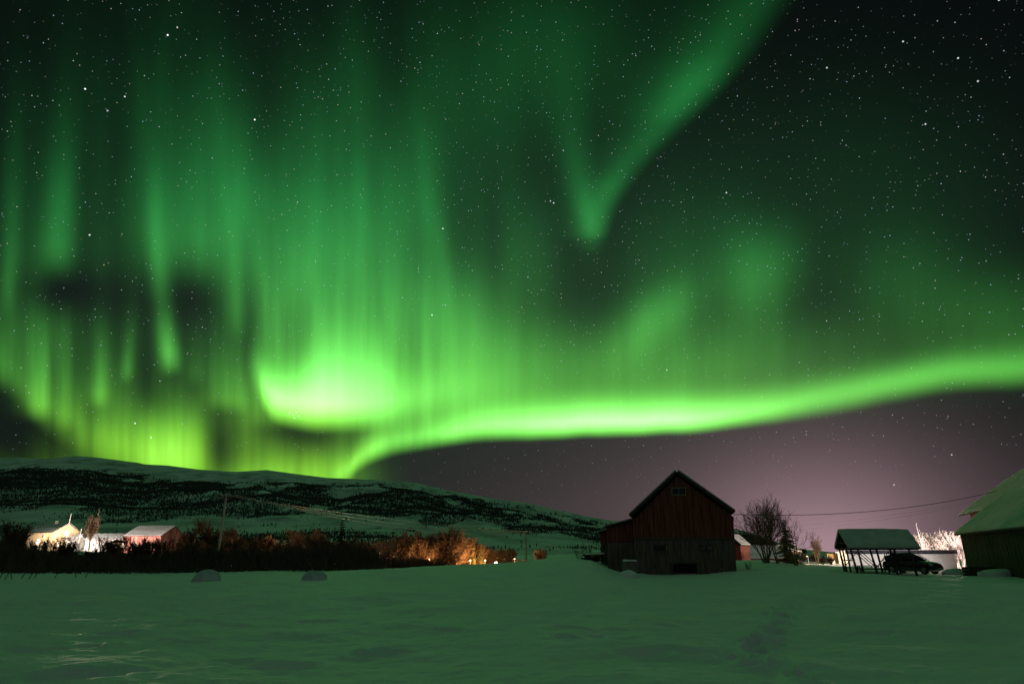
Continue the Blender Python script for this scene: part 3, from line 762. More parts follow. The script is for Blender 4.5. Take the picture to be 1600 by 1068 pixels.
def shed(name, label, outline_up, outline_lo, roof, back, depth, parts_planks=True):
    root = thing(name, label, 'shed', tuple(onpl(outline_lo[2][0], 893) + BE * back))
    c0 = Vector((0, 0, EYE)); k = ((BP + BE * back - c0).dot(BE)) / ((BP - c0).dot(BE))
    def pl(p): return c0 + (onpl(*p) - c0) * k
    b = MB(); b.prism([pl(p) for p in outline_up], BE * depth); attach(b.build('upper_wall', MT['red_boards']), root)
    b = MB(); b.prism([pl(p) + BE * .03 for p in outline_lo], BE * (depth - .05)); attach(b.build('lower_wall', MT['grey_boards']), root)
    a, t = pl(roof[0]) - BE * .3, pl(roof[1]) - BE * .3
    b = MB(); b.prism([a, t, t + Vector((0, 0, .13)), a + Vector((0, 0, .13))], BE * (depth + .5)); r = attach(b.build('roof', MT['dark_wood']), root)
    s = MB(); s.prism([a + Vector((0, 0, .135)) + BE * .05, t + Vector((0, 0, .135)) + BE * .05, t + Vector((0, 0, .24)) + BE * .05, a + Vector((0, 0, .2)) + BE * .05], BE * (depth + .4))
    so = s.build('roof_snow', MT['roof_snow']); so.parent = r; so.matrix_parent_inverse = (Matrix.Translation(root.location) @ r.matrix_parent_inverse).inverted()
    return root
shed('lean_to_shed', 'red lean-to shed with sloping roof against the left side of the big barn', [(947.5, 846), (989.5, 846), (989.2, 814.2), (947.2, 824.8)], [(948, 846.4), (990.4, 846.4), (992, 905), (951, 905)], [(945.2, 824.2), (989.4, 813)], 1.2, 7)
shed('small_shed', 'small dark red shed at the far left end of the barn, above the log pile', [(938.2, 850), (950, 850), (950, 830), (938, 833.2)], [(938.4, 850.4), (950, 850.4), (951, 884), (939, 884)], [(935.8, 832.6), (950, 828.8)], 5, 5)

# things around the barn
def mound(name, label, cat, x0, x1, ytop, ybase, Y, m, seed=1, group=None, lump=.12, depthk=.8, skew=0.0, e=1.35):
    c = at((x0 + x1) / 2, ybase, Y); w = (x1 - x0) * mper(Y) / 2; h = (ybase - ytop) * mper(Y)
    V, F = [], []; nu, nv = 28, 12
    for j in range(nv + 1):
        ph = (j / nv) * math.pi / 2 * 1.0
        for i in range(nu):
            th_ = 2 * math.pi * i / nu; rr = (math.cos(ph) if e > 1.2 else math.cos(ph) ** .8) if j < nv else 0
            n_ = 1 + lump * (mnoise.noise(Vector((math.cos(th_) * 1.6 + seed, math.sin(th_) * 1.6, ph * 1.8 + seed * 3.1))))
            z = h * math.sin(ph) ** e * (1 + .08 * mnoise.noise(Vector((i * .2, j * .3, seed))))
            V.append((math.cos(th_) * rr * w * n_ + skew * w * math.sin(ph), math.sin(th_) * rr * w * depthk * n_, z - .25 * (j == 0)))
    for j in range(nv):
        for i in range(nu):
            F.append((j * nu + i, j * nu + (i + 1) % nu, (j + 1) * nu + (i + 1) % nu, (j + 1) * nu + i))
    o = mesh_obj(name, V, F, m, None, True); o.location = (c.x, c.y, c.z)
    return tag(o, label, cat, group)
MT['boulder'] = mat('frosted_grey_boulder', (.42, .47, .50), .85, (.66, .70, .73), (1.4, 1.4, 1.4), bump=.03, bscale=(4, 4, 4))
mound('snow_covered_boulder', 'low rounded boulder under snow below the tall utility pole on the left', 'boulder', 299, 344, 891, 909, 38, MT['boulder'], 2, None, .1, .7, .10, 1.1)
mound('snow_covered_boulder', 'squat square-sided boulder under snow in front of the dark conifer', 'boulder', 470, 511, 893.5, 913, 36, MT['boulder'], 5, None, .22, .8, -.05, .8)
mound('snow_heap', 'small round heap of snow in front of the barn lean-to', 'snow heap', 967, 997, 890.5, 899.5, 44, MT['snow'], 8, None, .08, .9)
t_ = thing('crate', 'pale weathered crate with snow on top beside the barn corner', 'crate', tuple(at(985, 893, 47)), .2)
b = MB()
for k in range(4): b.box(-.42, .42, -.36, -.33, .02 + k * .16, .15 + k * .16); b.box(-.42, .42, .33, .36, .02 + k * .16, .15 + k * .16); b.box(-.45, -.42, -.36, .36, .02 + k * .16, .15 + k * .16); b.box(.42, .45, -.36, .36, .02 + k * .16, .15 + k * .16)
b.build('slatted_side', MT['stone'], t_); b = MB(); b.box(-.47, .47, -.4, .4, .66, .72); b.build('lid', MT['stone'], t_); b = MB(); b.hexa([(-.44, -.37, .723), (.44, -.37, .723), (.44, .37, .723), (-.44, .37, .723), (-.36, -.3, .84), (.34, -.3, .82), (.34, .3, .82), (-.36, .3, .85)]); b.build('snow_cap', MT['snow'], t_)
t_ = thing('log_pile', 'heap of dark logs dusted with snow beside the small shed', 'log pile', tuple(at(934, 877, 54)), .15)
rr_ = random.Random(4)
for k in range(14):
    b = MB(); xx = rr_.uniform(-1.1, 1.0); zz = .1 + (k % 4) * .13; b.bar((xx - .6, rr_.uniform(-.5, .3), zz), (xx + .7, rr_.uniform(-.3, .5), zz + rr_.uniform(-.1, .15)), rr_.uniform(.10, .18), k=7); b.build('log', MT['dark_wood'], t_)
b = MB(); b.hexa([(-1, -.3, .55), (.6, -.3, .6), (.6, .3, .6), (-1, .3, .55), (-.8, -.2, .68), (.4, -.2, .72), (.4, .2, .72), (-.8, .2, .66)]); b.build('snow_cap', MT['snow'], t_)

# ------------------------------------------------------------------ behind the barn on the right
def face_rz(px): return -math.atan2((px - 800) * CP, FPX)
gable_house('red_cottage', 'small bright red cottage with snowy roof just right of the big barn', 'cottage', tuple(at(1144, 875, 90)), face_rz(1150) - .25, 2.6, 5, 2.05, 3.2, MT['red_paint'], snow=.15, over=.2)
t_ = thing('long_shed', 'long low shed with grey snow-covered roof behind the bare trees', 'shed', tuple(at(1186, 875, 100)), face_rz(1180))
b = MB(); b.box(-2.6, 3.4, 0, 7, -.5, .6); b.build('wall', MT['grey_boards'], t_)
b = MB(); b.prism([(-2.8, -.4, .5), (-2.8, 3.5, 2.25), (-2.8, 7.4, .5), (-2.8, 7.2, .3), (-2.8, 3.5, 2.0), (-2.8, -.2, .3)], (6.4, 0, 0)); b.build('roof', MT['mountain_snow'], t_)
gable_house('garden_shed', 'dark red shed half hidden behind the bare tree trunks', 'shed', tuple(at(1219, 876, 104)), face_rz(1219) - .9, 2.5, 3, 1.4, 2.2, MT['dark_wood'], snow=.12, over=.2)

# pavilion
PZ = float(at(1331, 893, 55.5).z); pv = thing('picnic_shelter', 'open timber shelter with snow-covered gable roof on slanting posts', 'shelter', (28.7, 55.5, PZ), math.atan2(-.18, .98))
EVZ, RGZ, PL_, PW_ = 1.93 - PZ, 3.36 - PZ, 5.35, 3.5
bm_ = MB(); bm_.bar((-.0, .12, EVZ - .06), (PL_, .12, EVZ - .06), .16); bm_.build('beam', MT['dark_wood'], pv)
bm_ = MB(); bm_.bar((-.0, PW_ - .12, EVZ - .06), (PL_, PW_ - .12, EVZ - .06), .16); bm_.build('beam', MT['dark_wood'], pv)
for s in (0, 1):
    y0, y1 = (0 - .12, PW_ / 2) if s == 0 else (PW_ + .12, PW_ / 2)
    b = MB(); q = [(-.1, y0, EVZ), (-.1, y1, RGZ), (-.1, y1, RGZ - .09), (-.1, y0, EVZ - .09)]
    b.prism(q if s == 0 else q[::-1], (PL_ + .2, 0, 0)); r = b.build('roof', MT['dark_wood'], pv)
    # a soft layer of snow, thicker in the middle, hanging over the edge
    V, F = [], []; nu, nv = 26, 8
    for i in range(nu + 1):
        for j in range(nv + 1):
            u_, v_ = i / nu, j / nv; xx = -.16 + (PL_ + .32) * u_; yy = y0 * 1.0 + (y1 - y0) * v_; zz = EVZ + (RGZ - EVZ) * v_
            th_ = .15 + .07 * math.sin(3.0 * u_ + .5) + .05 * mnoise.noise(Vector((u_ * 4, v_ * 3, s)))
            if v_ == 0: th_ *= .5
            V.append((xx, yy, zz + th_))
    n0 = len(V)
    for i in range(nu + 1):
        for j in range(nv + 1):
            u_, v_ = i / nu, j / nv; V.append((-.14 + (PL_ + .28) * u_, y0 + (y1 - y0) * v_, EVZ + (RGZ - EVZ) * v_ + .004))
    W2 = nv + 1
    for i in range(nu):
        for j in range(nv):
            a = i * W2 + j; F.append((a, a + W2, a + W2 + 1, a + 1)); F.append((n0 + a, n0 + a + 1, n0 + a + W2 + 1, n0 + a + W2))
    for i in range(nu): F.append((i * W2, n0 + i * W2, n0 + (i + 1) * W2, (i + 1) * W2)); F.append((i * W2 + nv, (i + 1) * W2 + nv, n0 + (i + 1) * W2 + nv, n0 + i * W2 + nv))
    for j in range(nv): F.append((j, j + 1, n0 + j + 1, n0 + j)); a = nu * W2 + j; F.append((a, n0 + a, n0 + a + 1, a + 1))
    mesh_obj('roof_snow', V, F, MT['roof_snow'], r, True)
for i, s in enumerate((.22, 1.75, 3.3, 4.75)):
    for j, y in enumerate((.14, PW_ - .14)):
        b = MB(); l_ = .10 if j == 0 else .05; b.bar((s + l_ * .5 + .12, y, -.35), (s - l_, y, EVZ - .05), .20, .17, k=7, w2=.16); b.build('post', MT['dark_wood'], pv)
for y in (1.25, 2.3):
    b = MB(); b.bar((.2, y, -.3), (.12, y, EVZ + .3), .15, k=6); b.build('post', MT['dark_wood'], pv)
for a, c in (((.3, .14, 1.7), (1.6, .14, .35)), ((1.9, .14, .35), (.75, .14, 1.5)), ((1.85, .14, .3), (3.1, .14, 1.6)), ((1.9, PW_ - .14, 1.7), (3.2, PW_ - .14, .3)), ((3.4, .14, 1.5), (4.6, .14, .25)), ((.35, PW_ - .14, .3), (1.6, PW_ - .14, 1.6)), ((4.6, PW_ - .14, 1.6), (3.5, PW_ - .14, .4)), ((.2, .3, .9), (.2, 3.2, .9))):
    b = MB(); b.bar(a, c, .075, k=5); b.build('brace', MT['dark_wood'], pv)
for x_ in (-.02, PL_ + .02):
    b = MB(); b.bar((x_, .1, EVZ - .02), (x_, PW_ - .1, EVZ - .02), .12); b.bar((x_, PW_ / 2, EVZ), (x_, PW_ / 2, RGZ - .1), .10); b.bar((x_, .6, EVZ + .45), (x_, PW_ - .6, EVZ + .45), .09); b.build('gable_truss', MT['dark_wood'], pv)
t_ = thing('picnic_bench', 'low dark picnic bench with long plank top under the shelter', 'bench', tuple(at(1364, 890.5, 57)), math.atan2(-.18, .98))
b = MB()
for k in range(4): b.box(-1.5, 1.45, -.4 + k * .2, -.22 + k * .2, .34, .40)
b.build('tabletop', MT['dark_wood'], t_)
for y in (-.85, .8): b = MB(); b.box(-1.3, 1.3, y, y + .22, .08, .13); b.build('seat', MT['dark_wood'], t_)
for x_ in (-1.1, 1.1):
    b = MB(); b.bar((x_, -.9, .05), (x_, .9, .05), .07); b.bar((x_, -.55, -.35), (x_, -.2, .36), .08); b.bar((x_, .55, -.35), (x_, .2, .36), .08); b.build('leg_frame', MT['dark_wood'], t_)

# car
def suv(label, loc, rz):
    root = thing('parked_car', label, 'car', loc, rz)
    L, Wd = 4.6, 1.84          # nose at +x
    def loft(name, secs, m, seg=2, bw=.06):
        V, F = [], []; n = len(secs[0])
        for s in secs: V += s
        for i in range(len(secs) - 1):
            for j in range(n):
                k = (j + 1) % n; F.append((i * n + j, i * n + k, (i + 1) * n + k, (i + 1) * n + j))
        F.append(tuple(reversed(range(n)))); F.append(tuple((len(secs) - 1) * n + j for j in range(n)))
        o = mesh_obj(name, V, F, m, root, True)
        md = o.modifiers.new('subsurf', 'SUBSURF'); md.levels = 2; md.render_levels = 2
        return o
    def sec(x, z0, z1, w0, w1):      # rounded body section
        return [(x, -w0, z0), (x, -w0 * 1.02, z0 + .12), (x, -w0 * 1.03, (z0 + z1) * .5), (x, -w1, z1 - .08), (x, -w1 * .86, z1), (x, 0, z1 + .03), (x, w1 * .86, z1), (x, w1, z1 - .08), (x, w0 * 1.03, (z0 + z1) * .5), (x, w0 * 1.02, z0 + .12), (x, w0, z0), (x, 0, z0 - .02)]
    loft('body', [sec(-2.3, .35, .75, .70, .72), sec(-2.28, .30, .95, .84, .82), sec(-1.9, .22, 1.02, .90, .87), sec(-.8, .20, 1.02, .91, .88), (sec(.6, .20, 1.0, .91, .87)), sec(1.3, .20, .98, .91, .84), sec(1.9, .22, .90, .90, .80), sec(2.2, .28, .78, .84, .72), sec(2.3, .34, .66, .72, .62)], MT['car_paint'])
    def cs(x, z, w): return (x, z, w)
    # glass house and roof
    def cab(x, z0, z1, w0, w1): return [(x, -w0, z0), (x, -w1, z1 - .05), (x, -w1 * .85, z1), (x, w1 * .85, z1), (x, w1, z1 - .05), (x, w0, z0)]
    loft('cabin_glass', [cab(-2.15, .95, 1.0, .80, .78), cab(-1.95, .95, 1.45, .82, .66), cab(-1.2, .95, 1.56, .84, .68), cab(-.2, .95, 1.58, .84, .68), cab(.35, .95, 1.50, .84, .66), cab(1.15, .93, .97, .80, .76)], MT['glass'])
    b = MB(); b.hexa([(-1.95, -.60, 1.50), (.2, -.60, 1.54), (.2, .60, 1.54), (-1.95, .60, 1.50), (-1.85, -.52, 1.58), (.0, -.52, 1.62), (.0, .52, 1.62), (-1.85, .52, 1.58)]); bevel(b.build('roof', MT['car_paint'], root), .03)
    for s in (-1, 1):
        for (x0, x1, t0, t1) in ((1.15, .3, .97, 1.52), (-.35, -.40, .97, 1.57), (-1.4, -1.45, .97, 1.55), (-2.12, -1.95, .97, 1.5)):
            b = MB(); b.bar((x0, s * .83, t0), (x1, s * .66, t1), .07, .05); b.build('window_pillar', MT['car_paint'], root)
        b = MB(); b.bar((.75, s * .84, 1.02), (.75, s * 1.02, 1.06), .10, .14); bevel(b.build('mirror', MT['car_paint'], root), .02)
        b = MB(); b.hexa([(2.02, s * .50, .66), (2.26, s * .50, .62), (2.12, s * .80, .64), (1.95, s * .86, .68), (2.0, s * .5, .80), (2.2, s * .5, .76), (2.06, s * .78, .78), (1.9, s * .84, .82)] if s < 0 else [(1.95, s * .86, .68), (2.12, s * .80, .64), (2.26, s * .50, .62), (2.02, s * .50, .66), (1.9, s * .84, .82), (2.06, s * .78, .78), (2.2, s * .5, .76), (2.0, s * .5, .80)])
        b.build('headlight', MT['headlight'], root)
    b = MB()
    for k in range(4): b.bar((2.27, -.5, .44 + k * .06), (2.27, .5, .44 + k * .06), .03)
    b.build('grille', MT['metal'], root)
    b = MB(); b.box(2.30, 2.325, -.26, .26, .36, .47); b.build('number_plate', MT['plate'], root)
    for x_ in (-1.4, 1.42):
        for s in (-1, 1):
            w = MB(); w.bar((x_, s * .70, .34), (x_, s * .93, .34), .68, k=24); wo = w.build('wheel', MT['tyre'], root)
            r = MB(); r.bar((x_, s * .935, .34), (x_, s * .95, .34), .40, k=12); r.build('rim', MT['rim'], wo)
    return root
suv('black car parked behind the picnic shelter with its nose towards the field', tuple(at(1428, 896, 60)), -math.radians(60)).scale = (1, 1, 1.13)

# garage, houses and frosted trees on the right
gz = at(1410, 892, 86)
gr = thing('garage', 'long white garage with upright ribs under a black flat roof edge', 'garage', tuple(gz), face_rz(1410) + .05)
b = MB(); b.box(-6.0, 6.1, 0, 6, -.6, 2.15); b.build('wall', MT['white_wall'], gr)
b = MB(); xx = -5.9
while xx < 6.0: b.box(xx, xx + .12, -.045, .0, -.55, 2.14); xx += .30
b.build('wall_ribs', MT['white_wall'], gr)
b = MB(); b.box(-6.3, 6.35, -.35, 6.3, 2.153, 2.60); b.build('roof', MT['black_felt'], gr)
b = MB(); b.box(-6.2, 6.25, -.25, 6.2, 2.603, 2.66); b.build('roof_snow', MT['roof_snow'], gr)
oh = thing('ochre_house', 'flat-roofed ochre house with glowing windows seen through the shelter posts', 'house', tuple(at(1372, 884, 112)), face_rz(1372))
b = MB(); b.box(-3.4, 3.0, 0, 7, -.6, 2.1); b.build('wall', MT['orange_wall'], oh)
b = MB(); b.box(-3.7, 3.2, -.4, 7.3, 2.103, 2.35); b.build('roof', MT['dark_wood'], oh)
b = MB(); b.box(-3.6, 3.1, -.3, 7.2, 2.353, 2.55); b.build('roof_snow', MT['roof_snow'], oh)
for x_ in (-2.2, -.2, 1.7):
    b = MB(); b.box(x_ - .48, x_ + .48, -.05, 0, .35, 1.65); w = b.build('window', MT['white_wall'], oh); b = MB(); b.box(x_ - .40, x_ + .40, -.07, -.053, .45, 1.55); b.build('pane', MT['lit_window_pale'], w)
lo_ = thing('ochre_cabin', 'small ochre cabin with jutting upper edge left of the shelter posts', 'cabin', tuple(at(1304, 884, 112)), face_rz(1304))
b = MB(); b.box(-.4, .9, 0, 5, -.6, 1.3); b.build('wall', MT['orange_wall'], lo_)
b = MB(); b.box(-.9, .95, -.5, 5, 1.303, 2.0); b.build('eaves_box', MT['orange_wall'], lo_)
b = MB(); b.box(-.95, 1.0, -.55, 5.05, 2.003, 2.1); b.build('roof', MT['dark_wood'], lo_)
b = MB(); b.box(-.25, .2, -.04, 0, .1, 1.0); w = b.build('window', MT['white_wall'], lo_); b = MB(); b.box(-.2, .15, -.06, -.043, .15, .95); b.build('pane', MT['lit_window_pale'], w)
wh = thing('white_house', 'white house wall brightly lit behind the left posts of the shelter', 'house', tuple(at(1328, 884, 108)), face_rz(1328))
b = MB(); b.box(-1.5, 1.8, 0, 5, -.6, 2.05); b.build('wall', MT['white_wall'], wh)
b = MB(); b.prism([(-1.8, -.3, 2.053), (2.1, -.3, 2.053), (2.1, -.3, 2.2), (.2, -.3, 2.55), (-1.8, -.3, 2.2)], (0, 5.6, 0)); b.build('roof', MT['roof_snow'], wh)
b = MB(); b.box(.5, 1.3, -.04, 0, -.1, 1.8); b.build('door', MT['dark_wood'], wh)
lw = thing('low_fence', 'pale plank fence catching yellow light below the hedge', 'fence', tuple(at(1259, 882, 92)), face_rz(1259))
b = MB()
for k in range(14): b.box(-1.45 + k * .21, -1.27 + k * .21, 0, .03, -.3, .42)
b.build('pickets', MT['pale_wood'], lw); b = MB(); b.box(-1.5, 1.5, .033, .07, .1, .18); b.build('rail', MT['pale_wood'], lw)

def flat_xy(px, Y): p = at(px, 862, Y); return p.x, p.y
def ground_at(px, Y): x_, y_ = flat_xy(px, Y); return (x_, y_, hgt(x_, y_))
KT = dict(kids=(9, 7, 5, 3), spread=(.7, .65, .7, .6), lift=1.0)
ft0 = make_tree('frosted_tree', 'tall frosted tree glowing white right behind the garage', 'tree', 21, 5.6, stems=3, m_t=MT['frost'], m_c=MT['frost'], loc=ground_at(1466, 94), rmin=.034, kids=(9, 6, 4), spread=(.5, .55, .65), maxlev=3, rad=.12)
ft1 = make_tree('frosted_tree', 'frosted tree with spreading pale crown against the edge of the right barn', 'tree', 22, 5.0, stems=3, m_t=MT['frost'], m_c=MT['frost'], loc=ground_at(1490, 90), rmin=.034, kids=(9, 6, 4), spread=(.55, .6, .65), maxlev=3, rad=.12)
for i, (px, Y, s, lab) in enumerate(((1440, 97, .92, 'frosted tree behind the pale leaning lamp pole'), (1424, 99, .86, 'frosted tree just behind the right end of the shelter roof'), (1479, 92, .80, 'shorter frosted tree beside the right end of the garage'), (1500, 93, .98, 'frosted tree pressed against the dark wall of the right barn'), (1455, 96, .88, 'frosted tree over the middle of the black garage roof'), (1485, 97, .95, 'frosted tree at the back of the white clump'), (1497, 84, .62, 'low frosted bush at the foot of the white clump'), (1431, 95, .9, 'frosted tree left of the pale leaning lamp pole'), (1450, 95, .96, 'tall frosted tree just right of the pale leaning lamp pole'), (1474, 92, 1.0, 'tallest frosted tree in the white clump'))):
    copy_tree((ft0, ft1)[i % 2], ground_at(px, Y), 1.3 * i + .5, s, lab, group='frosted trees behind the garage')
for t__ in (ft0, ft1): t__['group'] = 'frosted trees behind the garage'
lp = lamp_post('pale leaning yard lamp pole rising among the frosted trees', ground_at(1444, 92), 6.0, 0, (1, .8, .7), .05, (.1, 0), 'headlight', name='lamp_pole'); lp['category'] = 'lamp pole'
lp.rotation_euler = (0, -.06, 0)

# bare tree group right of the barn
make_tree('bare_tree', 'tall many-stemmed bare tree with forked crown right of the barn', 'tree', 31, 7.3, stems=7, m_t=MT['warm_twig'], m_c=MT['warm_twig'], loc=ground_at(1196, 68), kids=(8, 6, 5), spread=(.6, .65, .7), lean=.30, rad=.13, rmin=.013)
make_tree('bare_tree', 'bare tree leaning right with two bare forks beside the conifer', 'tree', 33, 6.2, stems=3, m_t=MT['warm_twig'], m_c=MT['warm_twig'], loc=ground_at(1243, 68), kids=(5, 4, 4), spread=(.55, .7, .7), lean=.2, rad=.12, rmin=.013)
make_tree('bare_tree', 'slender bare tree between the forked tree and the conifer', 'tree', 35, 7.0, stems=2, m_t=MT['warm_twig'], m_c=MT['warm_twig'], loc=ground_at(1216, 69), kids=(8, 6, 5), spread=(.5, .6, .7), lean=.05, rad=.11, rmin=.013)
make_conifer('conifer', 'ragged dark conifer standing among the bare trees', 12, 5.0, 3.6, ground_at(1231, 76), mat('olive_needles', (.15, .13, .07), .9, (.26, .22, .13), (2, 2, 2)))
make_tree('bare_tree', 'small fan-shaped bare tree left of the shelter', 'tree', 37, 4.4, stems=4, loc=ground_at(1276, 86), kids=(7, 6, 5), spread=(.5, .6, .7), lean=.12, m_t=MT['warm_twig'], m_c=MT['warm_twig'], rmin=.014)
for i, (px, Y, H_) in enumerate(((1250, 94, 1.6), (1266, 95, 1.7), (1282, 95, 1.5), (1296, 97, 1.4), (1240, 93, 1.2))):
    make_tree('shrub', ['brown shrub behind the pale plank fence', 'broad brown shrub behind the right end of the plank fence', 'brown shrub under the fan-shaped bare tree', 'brown shrub beside the small ochre cabin', 'low brown shrub at the foot of the leaning bare tree'][i], 'shrub', 60 + i, H_, stems=7, loc=ground_at(px, Y), kids=(7, 6), spread=(.6, .7), maxlev=2, lean=.25, rmin=.025, rad=.03, m_t=MT['bark'], m_c=MT['twig'])

# ------------------------------------------------------------------ barns at the right edge
D_ = Vector((-.386, -.923, 0)); PR = Vector((.923, -.386, 0))
def edge_barn(name, label, px, Y, row_eave, half, rise, length, wallm, inset, base_z=-.5, over=.35):
    E0 = at(px, row_eave, Y); root = thing(name, label, 'barn', (E0.x, E0.y, hgt(E0.x, E0.y)))
    Z = Vector((0, 0, 1)); A0 = E0 + PR * inset - D_ * (-over)
    g = [A0.xy.to_3d() + Z * base_z, (A0 + PR * (2 * (half - inset))).xy.to_3d() + Z * base_z, (A0 + PR * (2 * (half - inset))).xy.to_3d() + Z * (E0.z - .05 + inset * rise / half), (A0 + PR * (half - inset)).xy.to_3d() + Z * (E0.z + rise - .1), A0.xy.to_3d() + Z * (E0.z - .05 + inset * rise / half)]
    b = MB(); b.prism(g, D_ * (length - 2 * over)); attach(b.build('wall', wallm), root)
    for s in (0, 1):
        e = E0 if s == 0 else E0 + PR * 2 * half; r_ = E0 + PR * half + Z * rise
        b = MB(); b.prism([e, r_, r_ + Z * .14, e + Z * .14], D_ * length); r = attach(b.build('roof', MT['dark_wood']), root)
        V, F = [], []; nu, nv = 30, 10
        for lay in (0, 1):
            for i in range(nu + 1):
                for j in range(nv + 1):
                    u_, v_ = i / nu, j / nv; p = e.lerp(r_, v_) + D_ * (length * u_) + Z * .143
                    if lay == 0:
                        p = p + Z * (.16 + .10 * math.sin(v_ * 2.6) + .05 * mnoise.noise(Vector((u_ * 7, v_ * 4, px)))) * (1 if 0 < v_ else .55)
                        if i == 0: p = p - Z * .06
                    V.append(p)
        W2 = nv + 1; n0 = (nu + 1) * W2
        for i in range(nu):
            for j in range(nv): a = i * W2 + j; F += [(a, a + W2, a + W2 + 1, a + 1), (n0 + a, n0 + a + 1, n0 + a + W2 + 1, n0 + a + W2)]
            F += [(i * W2, n0 + i * W2, n0 + (i + 1) * W2, (i + 1) * W2)]
        for j in range(nv): F.append((j, j + 1, n0 + j + 1, n0 + j))
        so = mesh_obj('roof_snow', V, F, MT['roof_snow'], None, True); so.parent = r; so.matrix_parent_inverse = (Matrix.Translation(root.location) @ r.matrix_parent_inverse).inverted()
    return root, A0
eb, A0 = edge_barn('low_barn', 'dark low barn with wide snow-covered roof at the right edge', 1491, 58.5, 836.5, 4.3, 3.2, 26, MT['grey_boards'], .42)
b = MB(); p = A0
for k in range(95):
    q = A0 + D_ * (k * .26 + .02) - PR * .03
    q = Vector((q.x, q.y, 0)); o_ = PR * -rb.uniform(0, .02)
    b.prism([q + Vector((0, 0, -.4)) + o_, q + D_ * .22 + Vector((0, 0, -.4)) + o_, q + D_ * .22 + Vector((0, 0, 3.15)) + o_, q + Vector((0, 0, 3.15)) + o_], PR * .028)
attach(b.build('board_cladding', MT['dark_wood']), eb)
edge_barn('tall_barn', 'taller red-walled barn with snowy roof rising behind the low barn', 1499, 70, 806.0, 6.3, 4.3, 24, MT['red_paint'], .9)
ts = thing('timber_stack', 'dark stack of timber half buried in snow by the low barn wall', 'timber stack', tuple(at(1528, 893.5, 50)), -.35)
for k in range(3):
    for j in range(3):
        b = MB(); b.box(-1.0 + .05 * j, .95 + .07 * k, -.4 + j * .28, -.16 + j * .28, -.25 + k * .22, -.06 + k * .22); b.build('timber', MT['dark_wood'], ts)
mound('snow_bank', 'soft bank of snow piled against the foot of the low barn', 'snow bank', 1530, 1606, 888.5, 894, 48, MT['snow'], 14, None, .15, .6)
mound('snow_bank', 'small snow bank between the black car and the low barn', 'snow bank', 1474, 1518, 887.5, 893, 58, MT['snow'], 15, None, .2, .7)

# ------------------------------------------------------------------ poles and wires
def util_pole(label, px, Y, row_top, arm_px, rows=1, m='pole', ins=3, lean=0.0):
    x_, y_, z_ = ground_at(px, Y); top = at(px, row_top, Y).z
    root = thing('utility_pole', label, 'utility pole', (x_, y_, z_), face_rz(px)); root.rotation_euler = (0, lean, face_rz(px))
    h = top - z_
    b = MB(); b.bar((0, 0, -.5), (0, 0, h), .36, k=10, w2=.24); b.build('pole', MT[m], root)
    aw = arm_px * mper(Y)
    b = MB(); b.bar((-aw, -.12, h - .25), (aw, -.12, h - .25), .11, .09); b.build('crossarm', MT['dark_wood'] if m == 'pole' else MT[m], root)
    b = MB(); b.bar((-aw * .6, -.12, h - .25), (0, -.12, h - .8), .05); b.bar((aw * .6, -.12, h - .25), (0, -.12, h - .8), .05); b.build('arm_brace', MT['metal'], root)
    tips = []
    for k in range(ins):
        u = -aw * .92 + 2 * aw * .92 * k / (ins - 1)
        b = MB(); b.bar((u, -.12, h - .2), (u, -.12, h + .02), .09, k=8, w2=.06); b.build('insulator', MT['headlight'], root)
        c, s = math.cos(root.rotation_euler.z), math.sin(root.rotation_euler.z)
        tips.append(Vector((x_ + u * c + .12 * s, y_ + u * s - .12 * c, z_ + h + .03)))
    return root, tips
def wire(label, a, c, sag, r=.012, m='wire', group=None):
    n = 40; segs = []
    P_ = [a.lerp(c, i / n) - Vector((0, 0, 4 * sag * (i / n) * (1 - i / n))) for i in range(n + 1)]
    for i in range(n): segs.append((*P_[i], r, *P_[i + 1], r))
    o = seg_mesh('power_line', segs, MT[m], None, 4)
    return tag(o, label, 'power line', group)
lp1, tA = util_pole('tall wooden utility pole with crossarm above the left snow-covered boulder', 341, 82, 772.5, 15)
rp1, tB = util_pole('distant utility pole with crossarm and pale insulators on the snowy crest', 822, 165, 829, 9, m='dark_wood', ins=3)
for i, w in enumerate(('left of the three', 'middle of the three', 'right of the three')):
    wire('pale power line, %s strung from the tall left pole across the hillside' % w, tA[i], tB[i], (.7, 1.5, 2.3)[i], .028, 'bright_wire', 'power lines across the hillside')
rp2, tC = util_pole('utility pole with crossarm behind the small red cottage', 1155, 112, 823.5, 4.5, m='dark_wood', ins=3)
wire('dark power line from the right barn to the red barn gable', at(1557, 767, 60), at(1146, 803, 51), .75, .022)
wire('upper faint power line over the picnic shelter', at(1530, 782, 105), at(1146, 829, 110), .6, .014, 'wire')
wire('lower faint power line over the picnic shelter', at(1500, 791, 105), at(1146, 835, 110), .6, .014, 'wire')

# ------------------------------------------------------------------ lit farmstead on the left
YV = 205
def vill(px, row, Y): p = at(px, row, Y); return (p.x, p.y, p.z)
WARM = (1, .66, .36); WHITE = (1, .84, .72); PINK = (1, .74, .66)
hA = gable_house('farmhouse', 'yellow farmhouse with balcony lamp under its gable, brightly lit from outside', 'house', vill(99, 857, YV), face_rz(90) + math.radians(30), 8.2, 13, 5.0, 7.6, MT['yellow_wall'],
    wins=[('f', -1.9, 1.4, 1.1, 1.3, 1), ('f', 1.6, 1.4, 1.1, 1.3, 0), ('f', 0, 4.6, 1.2, 1.2, 1), ('a', 3, 1.5, 1.2, 1.2, 0), ('a', 7, 1.5, 1.2, 1.2, 1), ('a', 10.5, 1.5, 1.2, 1.2, 0), ('a', 5, 3.8, 1.0, 1.0, 0)], snow=.1, chimney=.5, wm='lit_window_pale')
b = MB(); b.box(-2.2, 2.2, -1.5, -.01, 3.0, 3.15); 
